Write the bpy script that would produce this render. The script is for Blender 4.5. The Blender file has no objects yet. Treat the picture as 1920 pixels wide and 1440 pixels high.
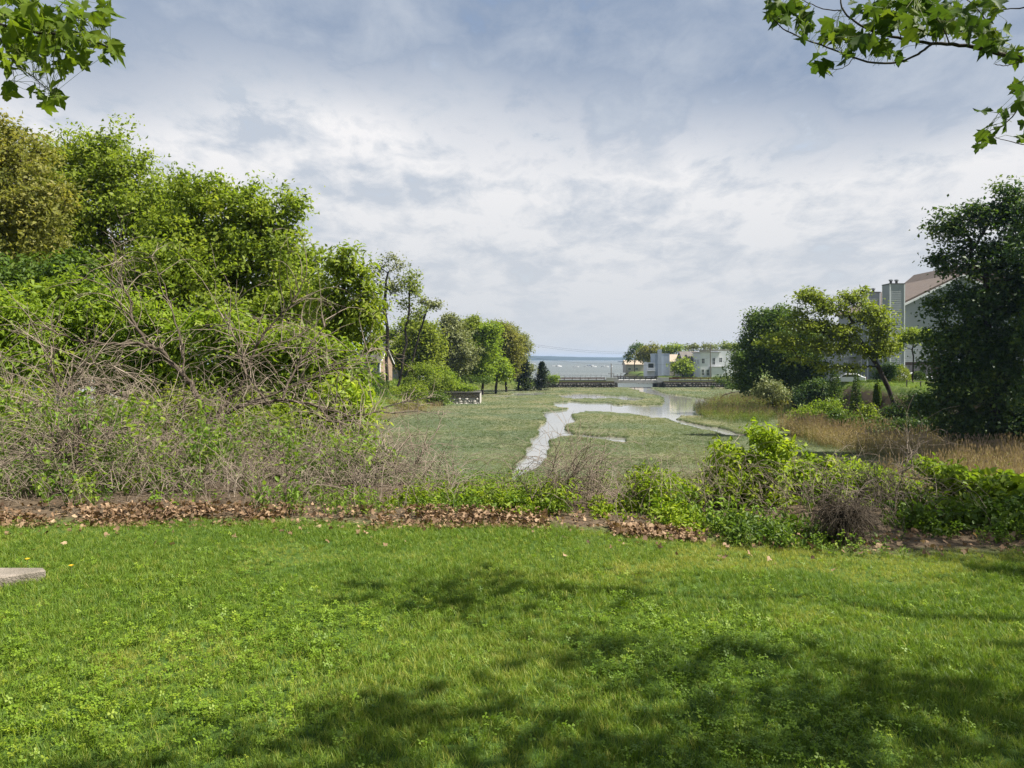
import bpy, math, random
import numpy as np
from mathutils import Vector, Matrix

PI = math.pi
scene = bpy.context.scene
COL = scene.collection
FPX, CX, HY, CAMZ = 1442.0, 960.0, 673.0, 1.6      # focal length in photo pixels, principal column, horizon row, eye height
MARSH_Z, WATER_Z = -6.8, -7.02

# ------------------------------------------------------------------ camera
cam_d = bpy.data.cameras.new('camera')
cam = bpy.data.objects.new('camera', cam_d)
COL.objects.link(cam)
cam.location = (0, 0, CAMZ)
cam.rotation_euler = (PI / 2, 0, 0)
cam_d.sensor_width = 36.0
cam_d.lens = 36.0 * FPX / 1920.0
cam_d.shift_y = -(720.0 - HY) / 1920.0
cam_d.clip_start, cam_d.clip_end = 0.1, 20000
scene.camera = cam

# ------------------------------------------------------------------ sky and sun
SUN_AZ = (1.0, -0.10)
SUN_EL = math.radians(53)
_n = math.hypot(*SUN_AZ)
SUN = Vector((SUN_AZ[0] / _n * math.cos(SUN_EL), SUN_AZ[1] / _n * math.cos(SUN_EL), math.sin(SUN_EL)))

world = bpy.data.worlds.new('World')
scene.world = world
world.use_nodes = True
wn, wl = world.node_tree.nodes, world.node_tree.links
wn.clear()


def wnode(t, **kw):
    n = wn.new(t)
    for k, v in kw.items():
        setattr(n, k, v)
    return n


def wmath(op, a, b=None, c=None, clamp=False):
    n = wn.new('ShaderNodeMath')
    n.operation = op
    n.use_clamp = clamp
    for i, v in enumerate((a, b, c)):
        if v is None:
            continue
        if isinstance(v, (int, float)):
            n.inputs[i].default_value = v
        else:
            wl.new(v, n.inputs[i])
    return n.outputs[0]


def wramp(fac, stops):
    n = wn.new('ShaderNodeValToRGB')
    e = n.color_ramp.elements
    while len(e) < len(stops):
        e.new(0.5)
    for i, (p, c) in enumerate(stops):
        e[i].position = p
        e[i].color = (*c, 1) if len(c) == 3 else c
    wl.new(fac, n.inputs[0])
    return n.outputs[0]


def wnoise(vec, scale, detail, rough, dist=0.0):
    n = wn.new('ShaderNodeTexNoise')
    n.inputs['Scale'].default_value = scale
    n.inputs['Detail'].default_value = detail
    n.inputs['Roughness'].default_value = rough
    n.inputs['Distortion'].default_value = dist
    wl.new(vec, n.inputs['Vector'])
    return n.outputs['Fac']


def wmix(fac, a, b):
    n = wn.new('ShaderNodeMix')
    n.data_type = 'RGBA'
    wl.new(fac, n.inputs[0])
    for s, v in ((6, a), (7, b)):
        if isinstance(v, tuple):
            n.inputs[s].default_value = (*v, 1)
        else:
            wl.new(v, n.inputs[s])
    return n.outputs[2]


tc = wnode('ShaderNodeTexCoord')
sep = wnode('ShaderNodeSeparateXYZ')
wl.new(tc.outputs['Generated'], sep.inputs[0])
zpos = wmath('MAXIMUM', sep.outputs[2], 0.0)
zden = wmath('ADD', zpos, 0.22)
cu = wmath('DIVIDE', sep.outputs[0], zden)
cv = wmath('DIVIDE', sep.outputs[1], zden)
comb = wnode('ShaderNodeCombineXYZ')
wl.new(cu, comb.inputs[0])
wl.new(wmath('MULTIPLY', cv, 0.7), comb.inputs[1])
comb.inputs[2].default_value = 30.1
CLOUD = comb.outputs[0]
n_big = wnoise(CLOUD, 0.7, 2.0, 0.5, 0.0)          # where the heavy cloud deck lies
n_mid = wnoise(CLOUD, 2.4, 10.0, 0.56, 0.15)        # puffs and wisps
n_fin = wnoise(CLOUD, 8.0, 9.0, 0.60, 0.3)
sky = wnode('ShaderNodeTexSky', sky_type='NISHITA')
sky.sun_disc = False
sky.sun_elevation = SUN_EL
sky.sun_rotation = math.atan2(SUN_AZ[0], SUN_AZ[1])
sky.air_density, sky.dust_density = 1.0, 1.5
S = 4.4                                              # cloud colours are written as seen; Background strength is 0.1
dark = (0.275 * S, 0.355 * S, 0.495 * S)
grey = (0.55 * S, 0.605 * S, 0.69 * S)
white = (0.92 * S, 0.91 * S, 0.92 * S)
puff = wmath('ADD', wmath('MULTIPLY', n_mid, 0.6), wmath('MULTIPLY', n_fin, 0.4))
puffr = wramp(puff, [(0.42, (0, 0, 0)), (0.54, (1, 1, 1))])
light = wmix(puffr, grey, white)
# the heavy deck, thicker overhead than towards the horizon, with ragged edges
deck_in = wmath('ADD', wmath('MULTIPLY', n_big, 0.55), wmath('MULTIPLY', puff, 0.45))
deck_in = wmath('ADD', deck_in, wmath('MULTIPLY', wmath('SUBTRACT', wmath('MINIMUM', zpos, 0.42), 0.27), 1.25))
deck = wramp(deck_in, [(0.475, (0, 0, 0)), (0.56, (1, 1, 1))])
darkv = wmix(wramp(puff, [(0.38, (0, 0, 0)), (0.66, (1, 1, 1))]), dark, grey)
clouds = wmix(deck, light, darkv)
# thin openings to the blue
opening = wramp(puff, [(0.28, (0.4, 0.4, 0.4)), (0.40, (0, 0, 0))])
clouds = wmix(opening, clouds, sky.outputs[0])
# even pale stratus low down
low = wramp(zpos, [(0.03, (1, 1, 1)), (0.27, (0, 0, 0))])
clouds = wmix(wmath('MULTIPLY', low, 0.92), clouds, (0.635 * S, 0.665 * S, 0.705 * S))
bg = wnode('ShaderNodeBackground')
bg.inputs[1].default_value = 0.1
wl.new(clouds, bg.inputs[0])
wo = wnode('ShaderNodeOutputWorld')
wl.new(bg.outputs[0], wo.inputs[0])

sun_d = bpy.data.lights.new('sun', 'SUN')
sun_d.energy = 5.0
sun_d.angle = math.radians(0.6)
sun_d.color = (1.0, 0.95, 0.86)
sun_o = bpy.data.objects.new('sun', sun_d)
COL.objects.link(sun_o)
sun_o.location = (30, 20, 60)
sun_o.rotation_euler = (-SUN).to_track_quat('-Z', 'Y').to_euler()

scene.view_settings.view_transform = 'Standard'
scene.view_settings.look = 'None'
scene.view_settings.exposure = 1.2
scene.view_settings.gamma = 1.0
scene.view_settings.use_curve_mapping = False
scene.cycles.max_bounces = 5
scene.cycles.diffuse_bounces = 3
scene.cycles.glossy_bounces = 2
scene.cycles.transmission_bounces = 3
scene.cycles.transparent_max_bounces = 4
scene.cycles.volume_bounces = 0
scene.cycles.sample_clamp_direct = 1.2
scene.cycles.sample_clamp_indirect = 1.2
scene.cycles.use_denoising = True
scene.cycles.denoising_prefilter = 'NONE'


# ------------------------------------------------------------------ helpers
def P(px, py, Y):
    """the point at depth Y that the photo shows at pixel px, py"""
    return np.array(((px - CX) / FPX * Y, Y, CAMZ + (HY - py) / FPX * Y))


def G(px, py, z=MARSH_Z):
    """the point on the level z that the photo shows at pixel px, py"""
    Y = (CAMZ - z) * FPX / (py - HY)
    return ((px - CX) / FPX * Y, Y)


def sstep(a, b, x):
    t = np.clip((np.asarray(x, float) - a) / (b - a), 0, 1)
    return t * t * (3 - 2 * t)


def vnoise(x, y, seed=0):
    tab = np.random.RandomState(seed).rand(256, 256)
    x, y = np.asarray(x, float), np.asarray(y, float)
    xi, yi = np.floor(x).astype(int), np.floor(y).astype(int)
    fx, fy = x - xi, y - yi
    fx, fy = fx * fx * (3 - 2 * fx), fy * fy * (3 - 2 * fy)
    g = lambda i, j: tab[(xi + i) & 255, (yi + j) & 255]
    return (g(0, 0) * (1 - fx) + g(1, 0) * fx) * (1 - fy) + (g(0, 1) * (1 - fx) + g(1, 1) * fx) * fy


def fbm(x, y, seed=0, octv=4):
    s, a, t = 0, 0.5, 0
    for k in range(octv):
        s = s + a * vnoise(np.asarray(x) * 2 ** k, np.asarray(y) * 2 ** k, seed + k)
        t += a
        a *= 0.5
    return s / t


def mesh_np(name, V, faces, tint=None, smooth=False, attrs=None):
    """V: (n,3); faces: list of int arrays (m,k)"""
    me = bpy.data.meshes.new(name)
    V = np.ascontiguousarray(V, np.float32)
    me.vertices.add(len(V))
    me.vertices.foreach_set('co', V.ravel())
    faces = [np.asarray(f, np.int32) for f in faces if len(f)]
    nl = sum(f.size for f in faces)
    nf = sum(len(f) for f in faces)
    if nf:
        me.loops.add(nl)
        me.polygons.add(nf)
        me.loops.foreach_set('vertex_index', np.concatenate([f.ravel() for f in faces]))
        tot = np.concatenate([np.full(len(f), f.shape[1], np.int32) for f in faces])
        start = np.concatenate(([0], np.cumsum(tot)[:-1])).astype(np.int32)
        me.polygons.foreach_set('loop_start', start)
        if smooth:
            me.polygons.foreach_set('use_smooth', np.ones(nf, bool))
    at = dict(attrs or {})
    if tint is not None:
        at['tint'] = tint
    for k, v in at.items():
        a = me.attributes.new(k, 'FLOAT', 'POINT')
        a.data.foreach_set('value', np.ascontiguousarray(v, np.float32))
    me.update(calc_edges=True)
    return me


def link(name, me, mat=None, parent=None, loc=None):
    o = bpy.data.objects.new(name, me)
    COL.objects.link(o)
    if mat is not None and me is not None and not me.materials:
        me.materials.append(mat)
    if parent is not None:
        o.parent = parent
    if loc is not None:
        o.location = loc
    return o


def tag(o, label=None, cat=None, group=None, kind=None):
    if label:
        o['label'] = label
    if cat:
        o['category'] = cat
    if group:
        o['group'] = group
    if kind:
        o['kind'] = kind
    return o


def thing(name, label, cat, loc=(0, 0, 0), rz=0, group=None):
    o = bpy.data.objects.new(name, None)
    COL.objects.link(o)
    o.location = loc
    o.rotation_euler = (0, 0, rz)
    o.empty_display_size = 0.3
    return tag(o, label, cat, group)


class MB:
    """collects boxes, prisms and tubes into one mesh"""

    def __init__(self):
        self.v, self.f = [], []

    def add(self, vs, fs):
        b = len(self.v)
        self.v += [tuple(map(float, p)) for p in vs]
        self.f += [tuple(b + i for i in f) for f in fs]
        return self

    def box(self, x0, x1, y0, y1, z0, z1):
        return self.add([(x0, y0, z0), (x1, y0, z0), (x1, y1, z0), (x0, y1, z0), (x0, y0, z1), (x1, y0, z1), (x1, y1, z1), (x0, y1, z1)],
                        [(0, 3, 2, 1), (4, 5, 6, 7), (0, 1, 5, 4), (1, 2, 6, 5), (2, 3, 7, 6), (3, 0, 4, 7)])

    def prism(self, poly, axis, a, b):
        """poly: 2-d outline; axis 0 -> (y,z) outline extruded along x; 1 -> (x,z) along y; 2 -> (x,y) along z"""
        n = len(poly)

        def pt(p, t):
            return [(t, p[0], p[1]), (p[0], t, p[1]), (p[0], p[1], t)][axis]
        vs = [pt(p, a) for p in poly] + [pt(p, b) for p in poly]
        fs = [tuple(range(n)), tuple(range(2 * n - 1, n - 1, -1))] + [(i, n + i, n + (i + 1) % n, (i + 1) % n) for i in range(n)]
        return self.add(vs, fs)

    def tube(self, pts, r, n=8):
        pts = [Vector(p) for p in pts]
        rs = r if isinstance(r, (list, tuple)) else [r] * len(pts)
        vs, fs = [], []
        for i, p in enumerate(pts):
            d = (pts[min(i + 1, len(pts) - 1)] - pts[max(i - 1, 0)]).normalized()
            u = d.cross(Vector((0, 0, 1)) if abs(d.z) < 0.9 else Vector((1, 0, 0))).normalized()
            w = d.cross(u)
            for k in range(n):
                a = 2 * PI * k / n
                vs.append(p + (u * math.cos(a) + w * math.sin(a)) * rs[i])
        for i in range(len(pts) - 1):
            for k in range(n):
                fs.append((i * n + k, i * n + (k + 1) % n, (i + 1) * n + (k + 1) % n, (i + 1) * n + k))
        fs.append(tuple(range(n - 1, -1, -1)))
        fs.append(tuple((len(pts) - 1) * n + k for k in range(n)))
        return self.add(vs, fs)

    def build(self, name, mat, parent=None, smooth=False, bevel=0):
        me = bpy.data.meshes.new(name)
        me.from_pydata(self.v, [], self.f)
        me.update()
        import bmesh
        bm = bmesh.new()
        bm.from_mesh(me)
        bmesh.ops.recalc_face_normals(bm, faces=bm.faces)
        if bevel:
            bmesh.ops.bevel(bm, geom=list(bm.edges), offset=bevel, segments=1, affect='EDGES')
        bm.to_mesh(me)
        bm.free()
        if smooth:
            for p in me.polygons:
                p.use_smooth = True
        return link(name, me, mat, parent)


def edges_np(P0, P1, R0, R1, sides=4, stretch=0.25):
    """one tapered prism for each edge, all in one go"""
    P0, P1 = np.asarray(P0, float), np.asarray(P1, float)
    n = len(P0)
    d = P1 - P0
    L = np.linalg.norm(d, axis=1, keepdims=True) + 1e-9
    d = d / L
    P0 = P0 - d * np.asarray(R0)[:, None] * stretch
    P1 = P1 + d * np.asarray(R1)[:, None] * stretch
    ref = np.where(np.abs(d[:, 2:3]) < 0.9, np.array([[0, 0, 1.0]]), np.array([[1.0, 0, 0]]))
    u = np.cross(d, ref)
    u /= np.linalg.norm(u, axis=1, keepdims=True)
    w = np.cross(d, u)
    V = np.zeros((n, 2 * sides, 3))
    for k in range(sides):
        a = 2 * PI * k / sides
        o = u * math.cos(a) + w * math.sin(a)
        V[:, k] = P0 + o * np.asarray(R0)[:, None]
        V[:, sides + k] = P1 + o * np.asarray(R1)[:, None]
    base = (np.arange(n) * 2 * sides)[:, None]
    F = np.concatenate([base + np.array([[k, (k + 1) % sides, sides + (k + 1) % sides, sides + k]]) for k in range(sides)])
    return V.reshape(-1, 3), F


def unit(v):
    return v / (np.linalg.norm(v, axis=-1, keepdims=True) + 1e-9)


def leaves_np(C, A, N, L, W, fold=0.25, oval=False, curl=0.12):
    """leaf blades: C base point, A axis, N normal; returns V, F (quads), verts per leaf"""
    A = unit(A)
    S_ = unit(np.cross(N, A))
    N = np.cross(A, S_)
    L, W = np.asarray(L)[:, None], np.asarray(W)[:, None]
    n = len(C)
    if not oval:
        V = np.stack([C, C + A * L * 0.45 + S_ * W * 0.5 + N * W * fold, C + A * L - N * L * curl, C + A * L * 0.45 - S_ * W * 0.5 + N * W * fold], 1)
        F = (np.arange(n) * 4)[:, None] + np.array([[0, 1, 2, 3]])
        return V.reshape(-1, 3), F, 4
    V = np.stack([C, C + A * L - N * L * curl,
                  C + A * L * 0.28 + S_ * W * 0.46 + N * W * fold, C + A * L * 0.66 + S_ * W * 0.38 + N * W * (fold - 0.06),
                  C + A * L * 0.28 - S_ * W * 0.46 + N * W * fold, C + A * L * 0.66 - S_ * W * 0.38 + N * W * (fold - 0.06)], 1)
    b = (np.arange(n) * 6)[:, None]
    F = np.concatenate([b + np.array([[0, 2, 3, 1]]), b + np.array([[0, 1, 5, 4]])])
    return V.reshape(-1, 3), F, 6


# ------------------------------------------------------------------ materials
MATS = {}


class NT:
    def __init__(self, name):
        self.m = bpy.data.materials.new(name)
        self.m.use_nodes = True
        self.t = self.m.node_tree
        self.n, self.l = self.t.nodes, self.t.links
        self.n.clear()
        self.out = self.n.new('ShaderNodeOutputMaterial')

    def node(self, t, ins=None, **kw):
        x = self.n.new(t)
        for k, v in kw.items():
            setattr(x, k, v)
        for k, v in (ins or {}).items():
            if hasattr(v, 'is_output'):
                self.l.new(v, x.inputs[k])
            else:
                x.inputs[k].default_value = v
        return x

    def ramp(self, fac, stops, interp='LINEAR'):
        x = self.n.new('ShaderNodeValToRGB')
        x.color_ramp.interpolation = interp
        e = x.color_ramp.elements
        while len(e) < len(stops):
            e.new(0.5)
        for i, (p, c) in enumerate(stops):
            e[i].position = p
            e[i].color = (*c, 1)
        self.l.new(fac, x.inputs[0])
        return x.outputs[0]

    def noise(self, scale, detail=5, rough=0.55, vec=None, dist=0.0):
        if vec is None:
            vec = self.pos()
        x = self.node('ShaderNodeTexNoise', {'Scale': scale, 'Detail': detail, 'Roughness': rough, 'Distortion': dist, 'Vector': vec})
        return x.outputs['Fac']

    def pos(self):
        if not hasattr(self, '_p'):
            self._p = self.node('ShaderNodeNewGeometry').outputs['Position']
        return self._p

    def mix(self, f, a, b, mode='MIX'):
        x = self.node('ShaderNodeMix', data_type='RGBA', blend_type=mode)
        for s, v in ((0, f), (6, a), (7, b)):
            if hasattr(v, 'is_output'):
                self.l.new(v, x.inputs[s])
            else:
                x.inputs[s].default_value = v if s == 0 else (*v, 1)
        return x.outputs[2]

    def bump(self, h, strength=0.3, dist=0.02):
        return self.node('ShaderNodeBump', {'Height': h, 'Strength': strength, 'Distance': dist}).outputs[0]

    def done(self, sh):
        self.l.new(sh, self.out.inputs[0])
        MATS[self.m.name] = self.m
        return self.m


def leaf_mat(name, lo, mid, hi, trans=0.4, rough=0.55, instancer=False, spec=0.25, tgain=1.35):
    t = NT(name)
    lo, mid, hi = [(c_[0] * 1.62, c_[1] * 1.42, c_[2] * 1.15) for c_ in (lo, mid, hi)]
    a = t.node('ShaderNodeAttribute', attribute_name='tint', attribute_type='INSTANCER' if instancer else 'GEOMETRY').outputs['Fac']
    if instancer:
        b = t.node('ShaderNodeAttribute', attribute_name='tint', attribute_type='GEOMETRY').outputs['Fac']
        a = t.node('ShaderNodeMath', {0: a, 1: t.node('ShaderNodeMath', {0: b, 1: 0.5}, operation='SUBTRACT').outputs[0]}, operation='ADD', use_clamp=True).outputs[0]
    c = t.ramp(a, [(0.0, lo), (0.5, mid), (1.0, hi)])
    p = t.node('ShaderNodeBsdfPrincipled', {'Base Color': c, 'Roughness': rough, 'Specular IOR Level': spec})
    tc_ = t.mix(1.0, c, (tgain * 1.0, tgain * 1.02, tgain * 0.55), 'MULTIPLY')
    tr = t.node('ShaderNodeBsdfTranslucent', {'Color': tc_})
    mx = t.node('ShaderNodeMixShader', {0: trans, 1: p.outputs[0], 2: tr.outputs[0]})
    return t.done(mx.outputs[0])


def plain_mat(name, c0, c1=None, scale=3.0, rough=0.7, bump=0.0, bscale=20.0, metal=0.0, spec=0.4, detail=6):
    t = NT(name)
    c1 = c1 or tuple(x * 0.8 for x in c0)
    col = t.ramp(t.noise(scale, detail), [(0.3, c0), (0.7, c1)])
    ins = {'Base Color': col, 'Roughness': rough, 'Metallic': metal, 'Specular IOR Level': spec}
    if bump:
        ins['Normal'] = t.bump(t.noise(bscale, 5), bump, 0.03)
    return t.done(t.node('ShaderNodeBsdfPrincipled', ins).outputs[0])


def bark_mat(name, c0, c1, scale=8.0):
    t = NT(name)
    mp = t.node('ShaderNodeMapping', {'Vector': t.pos(), 'Scale': (1, 1, 0.25)}).outputs[0]
    f = t.noise(scale, 6, 0.65, mp)
    col = t.ramp(f, [(0.3, c0), (0.7, c1)])
    return t.done(t.node('ShaderNodeBsdfPrincipled', {'Base Color': col, 'Roughness': 0.9, 'Specular IOR Level': 0.15, 'Normal': t.bump(f, 0.6, 0.03)}).outputs[0])


# foliage
leaf_mat('leaf_mid', (0.068, 0.114, 0.015), (0.122, 0.182, 0.024), (0.182, 0.232, 0.036), trans=0.5)
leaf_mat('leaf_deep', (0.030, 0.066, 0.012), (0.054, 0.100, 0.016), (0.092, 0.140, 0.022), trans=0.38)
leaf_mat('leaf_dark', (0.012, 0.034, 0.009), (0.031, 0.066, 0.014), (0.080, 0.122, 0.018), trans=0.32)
leaf_mat('leaf_bright', (0.068, 0.125, 0.014), (0.118, 0.190, 0.020), (0.180, 0.245, 0.030), trans=0.46)
leaf_mat('leaf_yellow', (0.082, 0.128, 0.016), (0.120, 0.168, 0.022), (0.170, 0.212, 0.034), trans=0.42)
leaf_mat('leaf_olive', (0.070, 0.092, 0.022), (0.120, 0.138, 0.034), (0.180, 0.182, 0.054), trans=0.42)
leaf_mat('leaf_silver', (0.080, 0.105, 0.050), (0.118, 0.148, 0.074), (0.165, 0.195, 0.105), trans=0.3)
leaf_mat('leaf_lime', (0.075, 0.140, 0.012), (0.140, 0.215, 0.018), (0.225, 0.290, 0.030), trans=0.45)
leaf_mat('leaf_maple', (0.018, 0.040, 0.009), (0.036, 0.072, 0.012), (0.105, 0.150, 0.016), trans=0.34, rough=0.6, spec=0.12)
leaf_mat('leaf_maple_sunlit', (0.030, 0.062, 0.009), (0.066, 0.112, 0.012), (0.135, 0.185, 0.018), trans=0.42, rough=0.6, spec=0.12)  # same maple leaf, with sunlight put into a lighter, limer colour
leaf_mat('needle_dark', (0.008, 0.018, 0.010), (0.014, 0.028, 0.014), (0.028, 0.044, 0.020), trans=0.1)
leaf_mat('grass_blade', (0.042, 0.092, 0.012), (0.096, 0.166, 0.022), (0.208, 0.235, 0.060), trans=0.35, instancer=True, rough=0.5)
leaf_mat('clover_leaf', (0.050, 0.105, 0.010), (0.100, 0.175, 0.014), (0.190, 0.245, 0.030), trans=0.35, instancer=True, rough=0.5)
leaf_mat('marsh_blade', (0.052, 0.085, 0.042), (0.086, 0.125, 0.050), (0.155, 0.165, 0.078), trans=0.25, instancer=True)
leaf_mat('reed_blade', (0.085, 0.150, 0.022), (0.180, 0.165, 0.095), (0.240, 0.205, 0.160), trans=0.3, instancer=True)
leaf_mat('reed_plume', (0.125, 0.105, 0.098), (0.180, 0.155, 0.142), (0.240, 0.210, 0.195), trans=0.3, instancer=True)
leaf_mat('weed_leaf', (0.050, 0.110, 0.014), (0.095, 0.170, 0.022), (0.160, 0.225, 0.035), trans=0.4, instancer=True)
leaf_mat('dead_leaf', (0.038, 0.024, 0.015), (0.118, 0.083, 0.056), (0.245, 0.195, 0.148), trans=0.15, instancer=True, rough=0.75)
leaf_mat('dry_straw', (0.160, 0.115, 0.070), (0.260, 0.195, 0.125), (0.370, 0.300, 0.210), trans=0.1, rough=0.8)
bark_mat('bark', (0.055, 0.042, 0.030), (0.115, 0.092, 0.068))
bark_mat('bark_dark', (0.022, 0.018, 0.014), (0.055, 0.045, 0.034))
bark_mat('bark_dead', (0.110, 0.085, 0.062), (0.250, 0.205, 0.160))
bark_mat('twig_pale', (0.120, 0.090, 0.066), (0.330, 0.270, 0.210), 2.2)


# ------------------------------------------------------------------ the lie of the land
def lawn_edge(x):
    return np.interp(x, [-30, 0.0, 1.6, 3.0, 30], [7.4, 7.35, 6.65, 6.2, 6.3]) + 0.10 * (fbm(np.asarray(x) * 1.3 + 50, 0 * np.asarray(x) + 3, 11) - 0.5)


def foot_left(y):
    return np.interp(y, [0, 40, 55, 100, 130, 143, 150, 185, 208, 219, 236, 262, 320, 420],
                     [-20, -11, -11.5, -18, -14, -7.5, -7, -9, -8, 10, 14.5, 8, -4, -60])


def foot_right(y):
    return np.interp(y, [0, 40, 60, 75, 90, 120, 180, 220, 237, 262, 300, 400, 480, 500],
                     [60, 46, 44, 42, 38, 41, 53, 59, 61, 49, 48, 56, 80, 200])


def height(x, y):
    x, y = np.broadcast_arrays(np.asarray(x, float), np.asarray(y, float))
    d = y - lawn_edge(x)
    lawn = 0.10 * (fbm(x * 0.35 + 9, y * 0.35, 5) - 0.5) - 7.9 * sstep(1.7, 24, d)
    lz = np.interp(y, [0, 60, 90, 138, 152, 190, 240, 480], [-1.0, -2.5, -4.2, -4.4, -2.8, -3.6, -4.4, -4.4])
    fl = foot_left(y)
    wl_ = np.interp(y, [0, 130, 160, 210, 260], [12, 9, 12, 14, 8])
    left = -7.9 + (lz + 7.9) * sstep(0, 1, (fl - x) / wl_)
    left = left + 2.5 * sstep(8, 60, fl - x) * (y < 215)
    rz = np.interp(y, [0, 70, 100, 140, 190, 235, 260, 480], [-3, -1.8, -1.5, -1.8, -3.5, -4.5, -4.6, -4.6])
    fr = foot_right(y)
    wr = np.interp(y, [0, 80, 100, 130, 220, 240], [14, 5, 6, 16, 12, 5])
    right = -7.9 + (rz + 7.9) * sstep(0, 1, (x - fr) / wr)
    z = np.maximum(np.maximum(lawn, left), right)
    z = np.where(y > 485, -9.0, z)
    bumps = (fbm(x * 0.18, y * 0.18, 21) - 0.5) * 0.8 * sstep(3, 12, d) * (z > -7.7)
    return z + bumps


def Hz(x, y):
    return float(height(np.array([x]), np.array([y]))[0])


# ground sheet
xs = np.concatenate([[-6000, -3000, -1500, -800, -400, -250, -170, -120], np.arange(-90, -14, 1.5), np.arange(-14, 14, 0.5), np.arange(14, 100, 1.5), [115, 140, 180, 250, 400, 800, 1500, 3000, 6000]])
ys = np.concatenate([[-150, -60, -25, -12, -6, -3], np.arange(-1, 14, 0.4), np.arange(14, 130, 1.5), np.arange(130, 300, 2.0), np.arange(300, 486, 6.0), [487, 500, 800]])
XX, YY = np.meshgrid(xs, ys)
ZZ = height(XX, YY)
nx, ny = len(xs), len(ys)
gi = np.arange(nx * ny).reshape(ny, nx)
gf = np.stack([gi[:-1, :-1], gi[:-1, 1:], gi[1:, 1:], gi[1:, :-1]], -1).reshape(-1, 4)
dd = (YY - lawn_edge(XX)).ravel()
t = NT('ground_soil')
z_lawn = t.node('ShaderNodeAttribute', attribute_name='lawn').outputs['Fac']
n1, n2 = t.noise(1.2, 6), t.noise(14.0, 5)
green = t.ramp(n2, [(0.3, (0.030, 0.062, 0.012)), (0.7, (0.070, 0.115, 0.022))])
soil = t.ramp(n2, [(0.3, (0.060, 0.042, 0.028)), (0.7, (0.130, 0.098, 0.064))])
rough_ = t.ramp(n1, [(0.35, (0.045, 0.075, 0.018)), (0.65, (0.110, 0.140, 0.035))])
slope = t.node('ShaderNodeSeparateXYZ', {0: t.node('ShaderNodeNewGeometry').outputs['Normal']}).outputs[2]
steep = t.ramp(slope, [(0.72, (1, 1, 1)), (0.86, (0, 0, 0))])
wild = t.mix(steep, rough_, soil)
wild = t.mix(t.node('ShaderNodeAttribute', attribute_name='litter').outputs['Fac'], wild, soil)
gcol = t.mix(z_lawn, wild, green)
t.done(t.node('ShaderNodeBsdfPrincipled', {'Base Color': gcol, 'Roughness': 0.95, 'Specular IOR Level': 0.1, 'Normal': t.bump(n2, 0.7, 0.05)}).outputs[0])
ground = link('ground', mesh_np('ground', np.stack([XX, YY, ZZ], -1).reshape(-1, 3), [gf], smooth=True,
                                attrs={'lawn': 1 - sstep(-0.1, 0.25, dd), 'litter': sstep(-0.1, 0.2, dd) * (1 - sstep(5, 9, dd))}), MATS['ground_soil'])
tag(ground, kind='structure')


# ------------------------------------------------------------------ marsh and its creeks
def ZP(pts):      # outline read off the enlarged view of the creek (4x, origin 960,600)
    return [G(960 + u / 4.0, 600 + v / 4.0) for u, v in pts]


CREEK = [ZP(c) for c in (
    [(-60, 1190), (-30, 1120), (60, 1035), (120, 950), (125, 880), (232, 842), (200, 795), (252, 740), (215, 682), (330, 672), (430, 660), (330, 642), (308, 628), (330, 612),
     (560, 610), (660, 618), (900, 630), (1060, 637), (1135, 636), (1112, 612), (1140, 582), (1060, 556), (960, 535), (880, 512), (830, 490), (826, 470), (1015, 470),
     (1010, 505), (1080, 536), (1180, 552), (1300, 570), (1465, 588), (1460, 606), (1450, 650), (1400, 712), (1235, 718), (1225, 735), (1390, 770), (1600, 815), (1760, 853),
     (1755, 870), (1560, 842), (1400, 806), (1300, 776), (1215, 752), (1100, 724), (950, 702), (700, 686), (560, 680), (470, 690), (418, 712), (462, 745), (405, 792), (420, 818), (462, 852),
     (380, 866), (300, 892), (288, 965), (200, 1062), (100, 1130), (20, 1190)],
    [(480, 851), (700, 862), (858, 876), (874, 898), (840, 908), (740, 890), (600, 876), (500, 866)],
    [(300, 566), (400, 552), (560, 550), (760, 560), (945, 578), (940, 593), (850, 595), (720, 580), (560, 584), (420, 582)],
    [(-40, 548), (140, 540), (300, 546), (160, 562), (20, 560)],
    [(-200, 566), (-60, 556), (60, 562), (-60, 575)],
    [(640, 800), (560, 804), (470, 800), (540, 810)],
)]


def inside(poly, x, y):
    r = np.zeros(x.shape, bool)
    n = len(poly)
    for i in range(n):
        (x0, y0), (x1, y1) = poly[i], poly[(i + 1) % n]
        c = ((y0 > y) != (y1 > y)) & (x < (x1 - x0) * (y - y0) / (y1 - y0 + 1e-12) + x0)
        r ^= c
    return r


def wet(x, y):
    k = 0.010 * y
    wx = x + (fbm(x * 0.5, y * 0.25, 31) - 0.5) * 2.2 * k
    wy = y + (fbm(x * 0.5 + 40, y * 0.25, 33) - 0.5) * 5.0 * k * k
    m = np.zeros(x.shape, bool)
    for c in CREEK:
        m |= inside(c, wx, wy)
    return m


rows = np.concatenate([[727.0 - 1.0, 726.6], np.arange(727, 800, 0.7), np.arange(800, 905, 1.0), np.arange(905, 1010, 6.0)])
mY = (CAMZ - MARSH_Z) * FPX / (rows - HY)
cols = np.arange(540, 1790, 2.2)
MX = (cols[None, :] - CX) / FPX * mY[:, None]
MY = np.repeat(mY[:, None], len(cols), 1)
wm = wet(MX, MY).astype(float)
for _ in range(1):
    wp = np.pad(wm, 1, mode='edge')
    wm = (wp[1:-1, 1:-1] * 4 + wp[:-2, 1:-1] + wp[2:, 1:-1] + wp[1:-1, :-2] + wp[1:-1, 2:]) / 8
MZ = MARSH_Z + 0.12 * (fbm(MX * 0.3, MY * 0.3, 41) - 0.5) - 0.55 * wm
mi = np.arange(MX.size).reshape(MX.shape)
mf = np.stack([mi[1:, :-1], mi[1:, 1:], mi[:-1, 1:], mi[:-1, :-1]], -1).reshape(-1, 4)
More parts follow.
